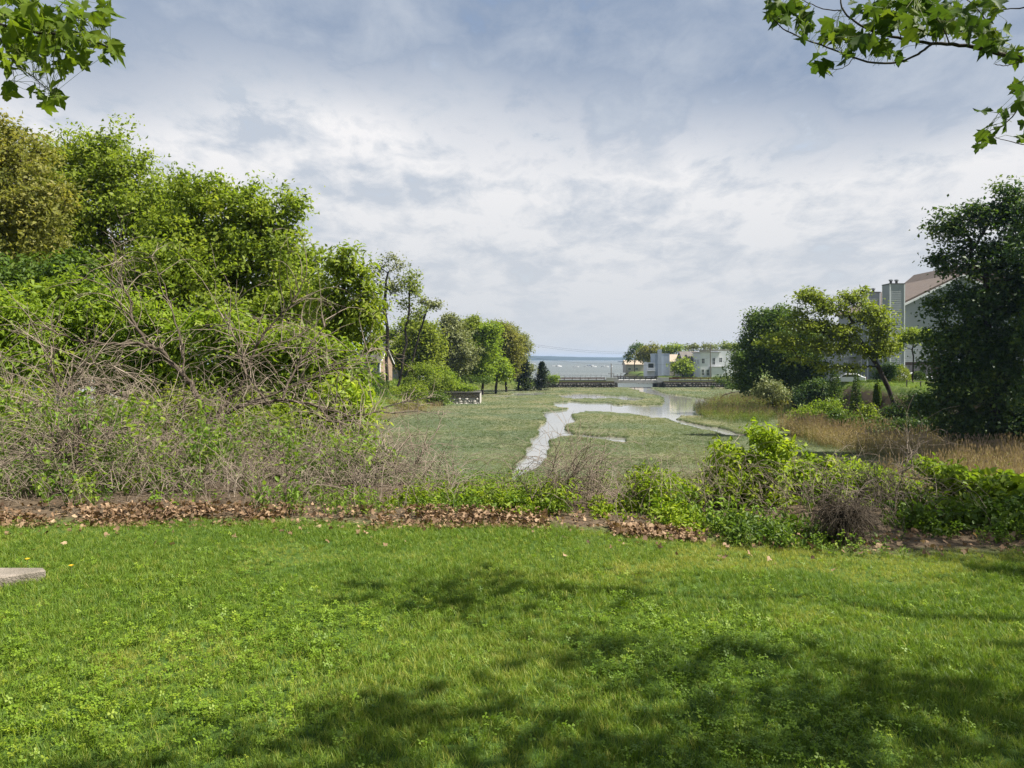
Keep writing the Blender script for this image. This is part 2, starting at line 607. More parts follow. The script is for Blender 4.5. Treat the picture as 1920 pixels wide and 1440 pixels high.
t = NT('marsh_turf')
a1, a2, a3 = t.noise(0.10, 5), t.noise(1.6, 6, 0.65), t.noise(7.0, 5, 0.6)
turf = t.ramp(a2, [(0.30, (0.052, 0.068, 0.040)), (0.55, (0.100, 0.122, 0.064)), (0.75, (0.175, 0.170, 0.095))])
tan = t.ramp(a3, [(0.3, (0.105, 0.110, 0.055)), (0.7, (0.195, 0.180, 0.100))])
mud = t.node('ShaderNodeAttribute', attribute_name='mud').outputs['Fac']
mc = t.mix(t.ramp(a1, [(0.45, (0, 0, 0)), (0.62, (1, 1, 1))]), turf, tan)
mc = t.mix(mud, mc, (0.115, 0.105, 0.085))
t.done(t.node('ShaderNodeBsdfPrincipled', {'Base Color': mc, 'Roughness': 0.9, 'Specular IOR Level': 0.15, 'Normal': t.bump(a3, 0.8, 0.12)}).outputs[0])
marsh = link('marsh', mesh_np('marsh', np.stack([MX, MY, MZ], -1).reshape(-1, 3), [mf], smooth=True, attrs={'mud': wm.ravel()}), MATS['marsh_turf'])
tag(marsh, kind='structure')

# creek water and the sea beyond the causeway
t = NT('creek_water')
w1 = t.noise(0.9, 4, 0.5, t.node('ShaderNodeMapping', {'Vector': t.pos(), 'Scale': (0.6, 1.6, 1)}).outputs[0])
wet_col = t.ramp(t.noise(0.05, 3), [(0.4, (0.19, 0.19, 0.175)), (0.65, (0.24, 0.235, 0.215))])
t.done(t.node('ShaderNodeBsdfPrincipled', {'Base Color': wet_col, 'Roughness': 0.06, 'IOR': 1.33, 'Specular IOR Level': 0.5, 'Normal': t.bump(w1, 0.10, 0.05)}).outputs[0])
t = NT('sea_water')
mp = t.node('ShaderNodeMapping', {'Vector': t.pos(), 'Scale': (0.35, 1.0, 1)}).outputs[0]
w1 = t.noise(0.35, 6, 0.62, mp)
streak = t.noise(0.012, 4, 0.55, t.node('ShaderNodeMapping', {'Vector': t.pos(), 'Scale': (0.35, 1.8, 1)}).outputs[0])
sc = t.ramp(streak, [(0.35, (0.070, 0.085, 0.080)), (0.6, (0.110, 0.122, 0.114))])
t.done(t.node('ShaderNodeBsdfPrincipled', {'Base Color': sc, 'Roughness': 0.32, 'IOR': 1.33, 'Specular IOR Level': 0.35, 'Normal': t.bump(w1, 1.0, 1.2)}).outputs[0])


def sheet(name, x0, x1, y0, y1, z, mat, n=(8, 8)):
    gx, gy = np.meshgrid(np.linspace(x0, x1, n[0]), np.linspace(y0, y1, n[1]))
    i = np.arange(gx.size).reshape(gx.shape)
    f = np.stack([i[:-1, :-1], i[:-1, 1:], i[1:, 1:], i[1:, :-1]], -1).reshape(-1, 4)
    return tag(link(name, mesh_np(name, np.stack([gx, gy, gx * 0 + z], -1).reshape(-1, 3), [f]), MATS[mat]), kind='structure')


sheet('creek', -90, 120, 40, 231, WATER_Z, 'creek_water')
sheet('sea', -7500, 7500, 231.01, 7400, WATER_Z - 0.01, 'sea_water')

# far wooded shore across the sound
plain_mat('far_wood', (0.022, 0.032, 0.026), (0.040, 0.052, 0.038), 0.004, 0.95)


def far_shore(name, x0, x1, y, depth, hfun, step):
    X = np.arange(x0, x1 + 1, step)
    prof = [(0.0, 0.0), (0.04, 0.75), (0.3, 1.0), (0.8, 0.9), (1.0, 0.0)]
    V = []
    for i, x in enumerate(X):
        h = hfun(x)
        for (a, b) in prof:
            V.append((x, y + a * depth + 60 * math.sin(x * 0.002), -8.0 + b * (h + 1) + (4 * (vnoise(x / 60.0, a * 9, 3) - 0.5) if 0 < b else 0)))
    i = np.arange(len(V)).reshape(len(X), 5)
    f = np.stack([i[:-1, :-1], i[1:, :-1], i[1:, 1:], i[:-1, 1:]], -1).reshape(-1, 4)
    return tag(link(name, mesh_np(name, np.array(V), [f]), MATS['far_wood']), kind='structure')


far_shore('far_hills', -5200, 5200, 4600, 500, lambda x: 26 * float(np.interp(x, [-3000, 0, 150, 500, 900, 3000], [1.1, 1.0, 1.05, 0.75, 0.62, 0.7])) + 5 * float(vnoise(x / 170.0, 1.0, 8)), 25)
far_shore('wooded_point', 310, 700, 2050, 200, lambda x: 11 * float(sstep(305, 360, x)) + 4 * float(vnoise(x / 30.0, 1.0, 9)), 8)


# ------------------------------------------------------------------ scattered small growth (uncountable: one object each)
def proto_collection(name, meshes, mats):
    c = bpy.data.collections.new(name)
    for i, me in enumerate(meshes):
        ms = mats if isinstance(mats, list) else [mats]
        for m in ms:
            me.materials.append(MATS[m])
        c.objects.link(bpy.data.objects.new('%s_%02d' % (name, i), me))
    return c


def scatter(name, pts, rot, scl, tint, coll, nvar, rng, label, cat):
    n = len(pts)
    me = mesh_np(name, pts, [], attrs={'scl': scl, 'tint': tint})
    a = me.attributes.new('rot', 'FLOAT_VECTOR', 'POINT')
    a.data.foreach_set('vector', np.ascontiguousarray(rot, np.float32).ravel())
    a = me.attributes.new('var', 'INT', 'POINT')
    a.data.foreach_set('value', rng.integers(0, nvar, n).astype(np.int32))
    o = link(name, me)
    ng = bpy.data.node_groups.new(name, 'GeometryNodeTree')
    ng.interface.new_socket('Geometry', in_out='INPUT', socket_type='NodeSocketGeometry')
    ng.interface.new_socket('Geometry', in_out='OUTPUT', socket_type='NodeSocketGeometry')
    gi_, go_ = ng.nodes.new('NodeGroupInput'), ng.nodes.new('NodeGroupOutput')
    ci = ng.nodes.new('GeometryNodeCollectionInfo')
    ci.inputs['Collection'].default_value = coll
    ci.inputs['Separate Children'].default_value = True
    ci.inputs['Reset Children'].default_value = True
    ip = ng.nodes.new('GeometryNodeInstanceOnPoints')
    ip.inputs['Pick Instance'].default_value = True

    def named(nm, ty):
        x = ng.nodes.new('GeometryNodeInputNamedAttribute')
        x.data_type = ty
        x.inputs['Name'].default_value = nm
        return x.outputs[0]
    L = ng.links.new
    L(gi_.outputs[0], ip.inputs['Points'])
    L(ci.outputs[0], ip.inputs['Instance'])
    L(named('var', 'INT'), ip.inputs['Instance Index'])
    L(named('rot', 'FLOAT_VECTOR'), ip.inputs['Rotation'])
    L(named('scl', 'FLOAT'), ip.inputs['Scale'])
    L(ip.outputs[0], go_.inputs[0])
    md = o.modifiers.new('scatter', 'NODES')
    md.node_group = ng
    return tag(o, label, cat, kind='stuff')


def tuft_mesh(rng, nb, h, spread, w, lean, tip_tint=0.0, seg=3):
    V, F3, F4, T = [], [], [], []
    for b in range(nb):
        a = rng.uniform(0, 2 * PI)
        base = np.array([rng.normal(0, spread), rng.normal(0, spread), -0.01])
        hh = h * rng.uniform(0.6, 1.15)
        ln = rng.uniform(0.2, 1.0) * lean
        d = np.array([math.cos(a), math.sin(a), 0])
        s = np.array([-math.sin(a), math.cos(a), 0])
        tt = rng.uniform(0.3, 0.7)
        b0 = len(V)
        for k in range(seg):
            f = k / seg
            c = base + d * hh * ln * f ** 1.8 + np.array([0, 0, hh * (f - 0.25 * ln * f * f)])
            ww = w * (1 - 0.55 * f)
            V += [c - s * ww / 2, c + s * ww / 2]
            T += [tt + tip_tint * f] * 2
        V.append(base + d * hh * ln + np.array([0, 0, hh * (1 - 0.25 * ln)]))
        T.append(tt + tip_tint)
        for k in range(seg - 1):
            F4.append((b0 + 2 * k, b0 + 2 * k + 1, b0 + 2 * k + 3, b0 + 2 * k + 2))
        F3.append((b0 + 2 * seg - 2, b0 + 2 * seg - 1, b0 + 2 * seg))
    return mesh_np('tuft', np.array(V), [np.array(F4), np.array(F3)], tint=np.array(T))


def clover_mesh(rng, n, h, r, spread):
    V, F, T = [], [], []
    for s in range(n):
        c = np.array([rng.normal(0, spread), rng.normal(0, spread), h * rng.uniform(0.55, 1.1)])
        a0 = rng.uniform(0, 2 * PI)
        tilt = rng.normal(0, 0.35, 2)
        tt = rng.uniform(0.3, 0.7)
        for k in range(3):
            a = a0 + k * 2 * PI / 3
            b0 = len(V)
            for (q, da) in ((0.05, 0), (0.62, -0.52), (0.98, -0.33), (0.9, 0), (0.98, 0.33), (0.62, 0.52)):
                x, y = r * q * math.cos(a + da), r * q * math.sin(a + da)
                V.append(c + np.array([x, y, tilt[0] * x + tilt[1] * y - 0.15 * r * abs(da)]))
                T.append(tt)
            F += [(b0, b0 + 1, b0 + 2, b0 + 3), (b0, b0 + 3, b0 + 4, b0 + 5)]
        b0 = len(V)          # stem
        V += [c, c + np.array([0.0015, 0, 0]), np.array([c[0] * 0.5 + 0.0015, c[1] * 0.5, -0.01]), np.array([c[0] * 0.5, c[1] * 0.5, -0.01])]
        T += [tt] * 4
        F.append((b0, b0 + 1, b0 + 2, b0 + 3))
    return mesh_np('clover', np.array(V), [np.array(F)], tint=np.array(T))


rng = np.random.default_rng(7)
SLAB = (-5.2, -3.38, 5.15, 5.7)       # the concrete slab's footprint on the lawn


def lawn_points(density, rng, y0=1.3, far=0.55, keep=None):
    """points on the lawn, thinning out with distance"""
    n = int(density * 12 * 6.6)
    x = rng.uniform(-6.6, 6.6, n)
    y = rng.uniform(y0, 7.6, n)
    ok = (np.abs(x) < 0.72 * y + 1.3) & (y < lawn_edge(x) + 0.03 + 0.45 * vnoise(x * 4, y * 4, 55) * rng.uniform(0, 1, n))
    ok &= rng.uniform(0, 1, n) < np.interp(y, [y0, 4.2, 7.5], [1, 1, far])
    ok &= ~((x < SLAB[0] + 1.08 + (y - 5.2) * 1.5 - 0.06 * vnoise(x * 9, y * 9, 5)) & (y > SLAB[2] + 0.06) & (y < SLAB[3] - 0.05))
    x, y = x[ok], y[ok]
    return x, y


# grass
gx_, gy_ = lawn_points(2300, rng)
cl = fbm(gx_ * 0.9 + 3, gy_ * 0.9 + 8, 61)                     # where clover rather than grass grows
near_edge = sstep(0.8, 0.0, lawn_edge(gx_) - gy_)
keep = rng.uniform(0, 1, len(gx_)) < np.clip(1.0 - 0.55 * sstep(0.38, 0.68, cl) * sstep(6.6, 4.6, gy_), 0.15, 1)
gx_, gy_ = gx_[keep], gy_[keep]
n = len(gx_)
patch = fbm(gx_ * 0.55 + 20, gy_ * 0.8 + 5, 71)
dry = sstep(0.56, 0.74, fbm(gx_ * 1.1 + 60, gy_ * 1.6 + 15, 77))
gt = np.clip(0.40 + 0.60 * (patch - 0.5) + 0.46 * dry + rng.normal(0, 0.13, n), 0.02, 0.98)
gt = np.where(rng.uniform(0, 1, n) < 0.05, rng.uniform(0.85, 1.0, n), gt)
gs = rng.uniform(0.7, 1.25, n) * (0.8 + 0.7 * (fbm(gx_ * 1.7, gy_ * 1.7, 81) - 0.3)) * (1 - 0.25 * dry)
gz = height(gx_, gy_)
grot = np.stack([rng.normal(0, 0.22, n), rng.normal(0.12, 0.22, n), rng.uniform(0, 2 * PI, n)], -1)
prot = proto_collection('grass_tuft', [tuft_mesh(rng, 9, 0.055, 0.011, 0.0032, 0.75) for _ in range(7)], 'grass_blade')
scatter('lawn_grass', np.stack([gx_, gy_, gz], -1), grot, gs, gt, prot, 7, rng, 'short mown green grass of the foreground lawn', 'grass')
# clover and other broad leaves in the turf
cx_, cy_ = lawn_points(800, rng)
cl = fbm(cx_ * 0.9 + 3, cy_ * 0.9 + 8, 61)
keep = rng.uniform(0, 1, len(cx_)) < 0.05 + 0.55 * sstep(0.38, 0.70, cl) * sstep(6.8, 4.4, cy_)
cx_, cy_ = cx_[keep], cy_[keep]
n = len(cx_)
ct = np.clip(0.36 + 0.6 * (fbm(cx_ * 0.8, cy_ * 0.8, 91) - 0.5) + rng.normal(0, 0.13, n), 0.02, 0.98)
prot = proto_collection('clover_clump', [clover_mesh(rng, 6, 0.040, 0.0105, 0.022) for _ in range(6)], 'clover_leaf')
scatter('lawn_clover', np.stack([cx_, cy_, height(cx_, cy_)], -1), np.stack([rng.normal(0, 0.2, n), rng.normal(0, 0.2, n), rng.uniform(0, 6.28, n)], -1),
        rng.uniform(0.55, 1.5, n) ** 1.2, ct, prot, 6, rng, 'patches of low clover growing through the lawn', 'clover')

# marsh grass
n = 150000
u = rng.uniform(0, 1, n)
my = 46 * (226 / 46.0) ** (u ** 0.9)
mx = (rng.uniform(560, 1760, n) - CX) / FPX * my
ok = (mx > foot_left(my) - 3) & (mx < foot_right(my) + 1) & (my < 224)
for (ex, ey) in ((0, 0), (0.35, 0), (-0.35, 0), (0, 1.0), (0, 2.2), (0, -0.5)):
    ok &= ~wet(mx + ex * my / 90, my + ey * my / 90)
mx, my = mx[ok], my[ok]
n = len(mx)
mt = 0.30 + 1.25 * (fbm(mx * 0.09 + 4, my * 0.05 + 2, 101) - 0.5) + 0.012 * (mx - 2) * (90 / my) + 0.35 * (fbm(mx * 0.6, my * 0.4, 104) - 0.5) + rng.normal(0, 0.07, n)
mt = np.clip(mt + 0.15 * sstep(60, 47, my), 0.02, 0.95)
msc = rng.uniform(0.7, 1.3, n) * np.interp(my, [46, 58, 90, 226], [1.15, 0.9, 0.95, 1.2])
prot = proto_collection('marsh_tuft', [tuft_mesh(rng, 14, 0.17, 0.10, 0.011, 0.8) for _ in range(6)], 'marsh_blade')
scatter('marsh_grass', np.stack([mx, my, MARSH_Z - 0.02 + 0 * mx], -1), np.stack([rng.normal(0, 0.15, n), rng.normal(0.1, 0.15, n), rng.uniform(0, 6.28, n)], -1),
        msc, mt, prot, 6, rng, 'low grey green salt grass covering the tidal marsh', 'marsh grass')

# taller grass on the lips of the creek
n = 260000
ey_ = 52 * (222 / 52.0) ** rng.uniform(0, 1, n)
ex_ = (rng.uniform(850, 1460, n) - CX) / FPX * ey_
e_ = ey_ / 90.0
dry_ = ~wet(ex_, ey_)
ex_, ey_, e_ = ex_[dry_], ey_[dry_], e_[dry_]
lip = wet(ex_, ey_ - 0.7 * e_) | wet(ex_ + 0.4 * e_, ey_) | wet(ex_ - 0.4 * e_, ey_)
lip &= ~wet(ex_, ey_ + 1.5 * e_)
ex_, ey_ = ex_[lip], ey_[lip]
n = len(ex_)
prot = proto_collection('creek_tuft', [tuft_mesh(rng, 14, 0.26, 0.12, 0.014, 0.7) for _ in range(5)], 'marsh_blade')
scatter('creek_edge_grass', np.stack([ex_, ey_, MARSH_Z - 0.1 + 0 * ex_], -1), np.stack([rng.normal(0, 0.2, n), rng.normal(0, 0.2, n), rng.uniform(0, 6.28, n)], -1), rng.uniform(0.45, 1.0, n),
        np.clip(0.22 + rng.normal(0, 0.14, n), 0, 1), prot, 5, rng, 'taller salt grass fringing the creek banks', 'marsh grass')


# reeds
def reed_mesh(rng, stems, h):
    V, F, T, M = [], [], [], []
    for s in range(stems):
        b = np.array([rng.normal(0, 0.16), rng.normal(0, 0.16), 0])
        top = b + np.array([rng.normal(0, 0.12) * h, rng.normal(0, 0.12) * h, h * rng.uniform(0.75, 1.1)])
        side = np.array([0.011, 0, 0])
        tt = rng.uniform(0.3, 0.7)
        for sd in (side, np.array([0, 0.011, 0])):
            i = len(V)
            V += [b - sd, b + sd, top + sd * 0.4, top - sd * 0.4]
            T += [tt - 0.15, tt - 0.15, tt + 0.2, tt + 0.2]
            F.append((i, i + 1, i + 2, i + 3))
            M.append(0)
        for k in range(4):                        # blades
            f = rng.uniform(0.2, 0.85)
            p = b + (top - b) * f
            a = rng.uniform(0, 2 * PI)
            d = np.array([math.cos(a), math.sin(a), 0.9]) * rng.uniform(0.22, 0.4)
            w = np.array([-math.sin(a), math.cos(a), 0]) * 0.014
            i = len(V)
            V += [p - w, p + w, p + d + np.array([0, 0, -0.1])]
            V.append(p + d * 1.05 + np.array([0, 0, -0.11]))
            T += [tt] * 4
            F.append((i, i + 1, i + 2, i + 3))
            M.append(0)
        if rng.uniform() < 0.5:                   # plume
            a = rng.uniform(0, 2 * PI)
            for da in (0, PI / 2):
                w = np.array([math.cos(a + da), math.sin(a + da), 0]) * 0.035
                i = len(V)
                V += [top + np.array([0, 0, -0.03]), top + w + np.array([0.01, 0, 0.09]), top + np.array([0.04, 0, 0.26]), top - w + np.array([0.01, 0, 0.09])]
                T += [tt] * 4
                F.append((i, i + 1, i + 2, i + 3))
                M.append(1)
    me = mesh_np('reed', np.array(V), [np.array(F)], tint=np.array(T))
    me.polygons.foreach_set('material_index', np.array(M, np.int32))
    return me


def reed_patch(name, polys, dens, label, rng, tint0, scale0):
    X, Y = [], []
    for poly in polys:
        pw = [G(*p) for p in poly]
        ax, ay = np.array(pw).T
        m = int(dens * (ax.max() - ax.min()) * (ay.max() - ay.min()))
        x, y = rng.uniform(ax.min(), ax.max(), m), rng.uniform(ay.min(), ay.max(), m)
        k = inside(pw, x + (fbm(x * .4, y * .4, 7) - .5) * 3, y + (fbm(x * .4, y * .4, 9) - .5) * 5)
        X.append(x[k])
        Y.append(y[k])
    x, y = np.concatenate(X), np.concatenate(Y)
    hk = height(x, y) < -5.9
    x, y = x[hk], y[hk]
    n = len(x)
    z = np.maximum(height(x, y), MARSH_Z) - 0.03
    tt = np.clip(tint0 + 0.5 * (fbm(x * 0.25, y * 0.25, 17) - 0.5) + rng.normal(0, 0.1, n), 0, 1)
    pr = proto_collection(name + '_stem', [reed_mesh(rng, 4, 1.75) for _ in range(6)], ['reed_blade', 'reed_plume'])
    return scatter(name, np.stack([x, y, z], -1), np.stack([rng.normal(0, 0.1, n), rng.normal(0, 0.1, n), rng.uniform(0, 6.28, n)], -1),
                   scale0 * rng.uniform(0.75, 1.2, n), tt, pr, 6, rng, label, 'reeds')


reed_patch('reed_bed', [[(1470, 806), (1530, 802), (1640, 812), (1760, 822), (1960, 838), (2080, 880), (1960, 925), (1850, 915), (1760, 880), (1680, 862), (1590, 850), (1500, 826)],
                        [(1780, 890), (1960, 900), (2100, 1000), (1700, 1000), (1500, 960), (1620, 930)]], 5.0,
           'tall dry tan and purplish reeds below the right bank', rng, 0.58, 1.0)
reed_patch('green_reed_bed', [[(1300, 772), (1330, 758), (1372, 748), (1420, 745), (1470, 748), (1480, 775), (1440, 792), (1380, 796), (1320, 786)]], 2.6,
           'yellow green and tan reeds beside the round maple', rng, 0.10, 0.85)
reed_patch('near_reed_fringe', [[(880, 925), (1000, 905), (1150, 900), (1330, 895), (1500, 905), (1700, 930), (1600, 1000), (1300, 1010), (900, 1000)]], 1.3,
           'thin brownish reeds along the near edge of the marsh', rng, 0.45, 0.5)
reed_patch('shore_reed_fringe', [[(690, 768), (760, 762), (830, 762), (820, 772), (720, 790), (690, 800)]], 1.6,
           'low brown reeds along the left shore of the marsh', rng, 0.7, 0.6)


# rough grass of the far banks
bx_ = np.concatenate([rng.uniform(-40, 14, 7000), rng.uniform(36, 78, 6500), rng.uniform(-40, -10, 3000)])
by_ = np.concatenate([rng.uniform(186, 236, 7000), rng.uniform(78, 122, 6500), rng.uniform(90, 160, 3000)])
bz_ = height(bx_, by_)
k = (bz_ > -6.5) & (bz_ < 0)
bx_, by_, bz_ = bx_[k], by_[k], bz_[k]
n = len(bx_)
bs_ = rng.uniform(0.6, 1.4, n) * np.where(bx_ > 20, 0.55, 1.1)
prot = proto_collection('bank_tuft', [tuft_mesh(rng, 16, 0.42, 0.20, 0.035, 0.8) for _ in range(5)], 'grass_blade')
scatter('bank_grass', np.stack([bx_, by_, bz_], -1), np.stack([rng.normal(0, 0.15, n), rng.normal(0, 0.15, n), rng.uniform(0, 6.28, n)], -1), bs_,
        np.clip(0.5 + 0.6 * (fbm(bx_ * 0.15, by_ * 0.15, 131) - 0.5) + rng.normal(0, 0.12, n), 0, 1), prot, 5, rng, 'rough green grass on the far banks of the marsh', 'grass')


# ------------------------------------------------------------------ trees and shrubs
def grow(rng, trunk, tips, r_tip, r_root, up=0.8, sag=0.06):
    """joins every tip to the nearest part of the growing skeleton; returns nodes, parents, radii, number of trunk nodes"""
    nodes = [np.asarray(p, float) for p in trunk]
    par = [-1] + list(range(len(trunk) - 1))
    nt = len(trunk)
    T = np.asarray(trunk)
    free = nt - 1 if nt > 2 else 1
    dist = np.array([np.min(np.linalg.norm(T[free // 2:] - q, axis=1)) for q in tips])
    order = np.argsort(dist)
    buf = np.zeros((nt + len(tips) * 3, 3))
    buf[:nt] = T
    k = nt
    low = max(1, int(nt * 0.3))
    tip_nodes = []
    for i in order:
        q = tips[i]
        c = np.linalg.norm(buf[low:k] - q, axis=1) + up * np.maximum(0, buf[low:k, 2] - q[2] + 0.1)
        j = int(np.argmin(c)) + low
        p = buf[j]
        d = q - p
        L = np.linalg.norm(d)
        prev = j
        for f in (0.35, 0.7):
            m = p + d * f + rng.normal(0, 0.07 * L, 3)
            m[2] += sag * L * math.sin(f * PI)
            buf[k] = m
            par.append(prev)
            prev = k
            k += 1
        buf[k] = q
        par.append(prev)
        tip_nodes.append(k)
        k += 1
    par = np.array(par)
    cnt = np.zeros(k)
    cnt[tip_nodes] = 1
    for i in range(k - 1, 0, -1):
        cnt[par[i]] += cnt[i]
    cnt = np.maximum(cnt, 1)
    e = math.log(r_root / r_tip) / math.log(max(cnt[0], 2))
    rad = r_tip * cnt ** e
    return buf[:k], par, rad, nt


def sample_blobs(rng, blobs, n, shell=2.0):
    vol = np.array([b[3] * b[4] * b[5] for b in blobs]) ** 0.75
    idx = rng.choice(len(blobs), n, p=vol / vol.sum())
    B = np.array(blobs)[idx]
    d = unit(rng.normal(0, 1, (n, 3)))
    r = rng.uniform(0, 1, n) ** (1 / (1 + shell))
    r = np.where(rng.uniform(0, 1, n) < 0.14, rng.uniform(0.95, 1.32, n), r)
    return B[:, :3] + d * B[:, 3:6] * r[:, None]


def px_blobs(Y, L):
    out = []
    for b in L:
        px, py, dy, rx, ry = b[:5]
        yy = Y + dy
        c = P(px, py, yy)
        sx, sz = rx / FPX * yy, ry / FPX * yy
        out.append((*c, sx, b[5] if len(b) > 5 else max(0.75 * (sx + sz) / 2, 0.5), sz))
    return out


def foliage_mesh(rng, tips, per, crad, lsize, aspect=0.5, oval=False, flat=0.7, upb=0.6, centre=None, tvar=0.16, droop=0.0):
    n = len(tips)
    k = np.repeat(np.arange(n), np.maximum(2, per * rng.uniform(0.35, 1.65, n)).astype(int))
    m = len(k)
    off = rng.normal(0, 1, (m, 3)) * np.array([1, 1, flat]) * (crad * rng.uniform(0.6, 1.35, n)[k])[:, None] * 0.62
    C = tips[k] + off
    out = off / crad
    if centre is not None:
        out = out + 0.6 * unit(tips[k] - centre)
    N = rng.normal(0, 0.75, (m, 3)) + np.array([0, 0, upb]) + 0.45 * out
    A = np.cross(N, rng.normal(0, 1, (m, 3))) + 0.35 * out - np.array([0, 0, droop])
    L = lsize * rng.uniform(0.45, 1.35, m)
    V, F, q = leaves_np(C, A, N, L, L * aspect * rng.uniform(0.7, 1.25, m), oval=oval)
    tt = np.clip(0.42 + rng.normal(0, tvar, n)[k] + rng.normal(0, 0.14, m), 0.0, 1.0)
    return V, F, np.repeat(tt, q)


def skeleton_objs(root, loc, nodes, par, rad, nt, bark, names=('trunk', 'branches'), min_r=0.0):
    i = np.arange(1, len(nodes))
    e0, e1 = nodes[par[i]] - loc, nodes[i] - loc
    r0, r1 = np.minimum(rad[par[i]], rad[i] * 1.6), rad[i]
    tr = i < nt
    if tr.any():
        V, F = edges_np(e0[tr], e1[tr], rad[par[i]][tr], r1[tr], 8)
        link(names[0], mesh_np(names[0], V, [F], smooth=True), MATS[bark], root)
    b = (~tr) & (r1 > min_r)
    if b.any():
        big = b & (r1 > np.quantile(r1[b], 0.7))
        sm = b & ~big
        V1, F1 = edges_np(e0[big], e1[big], r0[big], r1[big], 6)
        V2, F2 = edges_np(e0[sm], e1[sm], r0[sm], r1[sm], 3)
        tag(link(names[1], mesh_np(names[1], np.concatenate([V1, V2]), [F1, F2 + len(V1)], smooth=True), MATS[bark], root), kind='stuff')


def tree(name, label, Y, trunk_px, blobs, ntips, per, lsize, crad, mat, bark='bark', r=0.25, rtip=0.012, seed=1, group=None, cat='tree',
         aspect=0.55, oval=False, part='crown', shell=1.2, upb=0.6, flat=0.7, droop=0.0, sag=0.06, base_z=None, dY=0.0, tvar=0.16, parts=('trunk', 'branches'), dens=1.25):
    """trunk_px: pixels from foot to crown at depth Y (+dY each step); the foot is set on the ground"""
    rng = np.random.default_rng(seed)
    tp = [P(x, y, Y + dY * i) for i, (x, y) in enumerate(trunk_px)]
    tp[0][2] = (Hz(tp[0][0], tp[0][1]) if base_z is None else base_z) - 0.05
    path = [tp[0]]
    for a, b in zip(tp[:-1], tp[1:]):
        L = np.linalg.norm(b - a)
        for f in (0.33, 0.67, 1.0):
            path.append(a + (b - a) * f + (rng.normal(0, 0.03 * L, 3) if f < 1 else 0))
    wb = px_blobs(Y, blobs)
    tips = sample_blobs(rng, wb, ntips, shell)
    nodes, par, rad, nt = grow(rng, path, tips, rtip, r, sag=sag)
    loc = tp[0].copy()
    root = thing(name, label, cat, loc, group=group)
    skeleton_objs(root, loc, nodes, par, rad, nt, bark, parts)
    cen = np.mean([b[:3] for b in wb], 0)
    if 30 < Y < 400 and cat == 'tree':
        per, lsize = int(per * dens), lsize * 1.15
    V, F, tt = foliage_mesh(rng, tips, per, crad, lsize, aspect, oval, flat, upb, cen, tvar, droop)
    fo = link(part, mesh_np(part, V - loc, [F], tint=tt), MATS[mat], root)
    return root


# --- tall wood on the left
GW = 'tall trees of the wood on the left'
tree('oak_tree', 'tall olive brown oak at the far left edge with young bronze leaves', 42, [(-30, 800), (0, 620), (10, 420)],
     [(10, 300, 0, 80, 85), (-70, 290, 1, 70, 85), (60, 380, -1, 65, 75), (25, 420, -2, 85, 65), (-40, 440, 0, 80, 80), (70, 450, 1, 50, 40)],
     330, 62, 0.22, 0.62, 'leaf_olive', r=0.38, seed=11, group=GW)
tree('beech_tree', 'tallest dense mid green tree of the left wood, rounded top', 47, [(190, 800), (195, 600), (190, 420)],
     [(180, 330, 0, 95, 85), (110, 380, 2, 75, 90), (255, 380, 0, 75, 75), (200, 440, -1, 110, 75), (290, 460, 1, 65, 70), (120, 480, 0, 80, 60), (225, 300, 0, 50, 42), (140, 290, 0, 45, 42)],
     460, 60, 0.22, 0.66, 'leaf_mid', r=0.40, seed=12, group=GW)
tree('oak_tree', 'spreading green oak at the right end of the left wood with dark branches showing', 40, [(450, 800), (447, 640), (440, 520)],
     [(385, 385, 0, 65, 60), (450, 400, 0, 70, 60), (515, 410, 0, 48, 55), (535, 465, 0, 38, 45), (470, 480, -1, 90, 60), (385, 470, 0, 75, 60), (545, 380, 0, 22, 22), (350, 345, 0, 30, 25), (510, 535, 0, 60, 45), (420, 550, 0, 80, 50)],
     430, 46, 0.21, 0.52, 'leaf_mid', 'bark_dark', r=0.36, seed=13, group=GW, tvar=0.2)
tree('ash_tree', 'mid green tree filling the gap in the left wood behind the dead branches', 37, [(330, 810), (330, 680), (325, 580)],
     [(320, 520, 0, 75, 70), (260, 560, 1, 60, 60), (390, 590, 0, 70, 55), (330, 440, 2, 55, 50), (520, 600, 0, 70, 50), (570, 560, 0, 35, 40)],
     340, 52, 0.21, 0.55, 'leaf_mid', r=0.25, seed=14, group=GW)
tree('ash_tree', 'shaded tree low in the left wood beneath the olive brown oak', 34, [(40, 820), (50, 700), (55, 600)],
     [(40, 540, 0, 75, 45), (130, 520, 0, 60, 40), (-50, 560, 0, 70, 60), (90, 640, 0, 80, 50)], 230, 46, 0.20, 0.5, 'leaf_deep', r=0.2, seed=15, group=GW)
tree('walnut_tree', 'dark green long leaved tree with a narrow top leaning out beside the grey house', 27, [(610, 880), (630, 730), (640, 600), (645, 500)],
     [(652, 470, 0, 16, 24), (635, 500, 0, 26, 24), (615, 545, 0, 40, 35), (680, 520, 0, 26, 30), (665, 575, 0, 45, 38), (625, 600, 0, 45, 32), (690, 605, 0, 30, 28), (650, 640, 0, 45, 22), (700, 650, 0, 22, 18), (700, 570, 0, 20, 25)],
     230, 26, 0.25, 0.30, 'leaf_mid', 'bark_dark', r=0.14, seed=16, aspect=0.30, droop=0.5, upb=0.5)

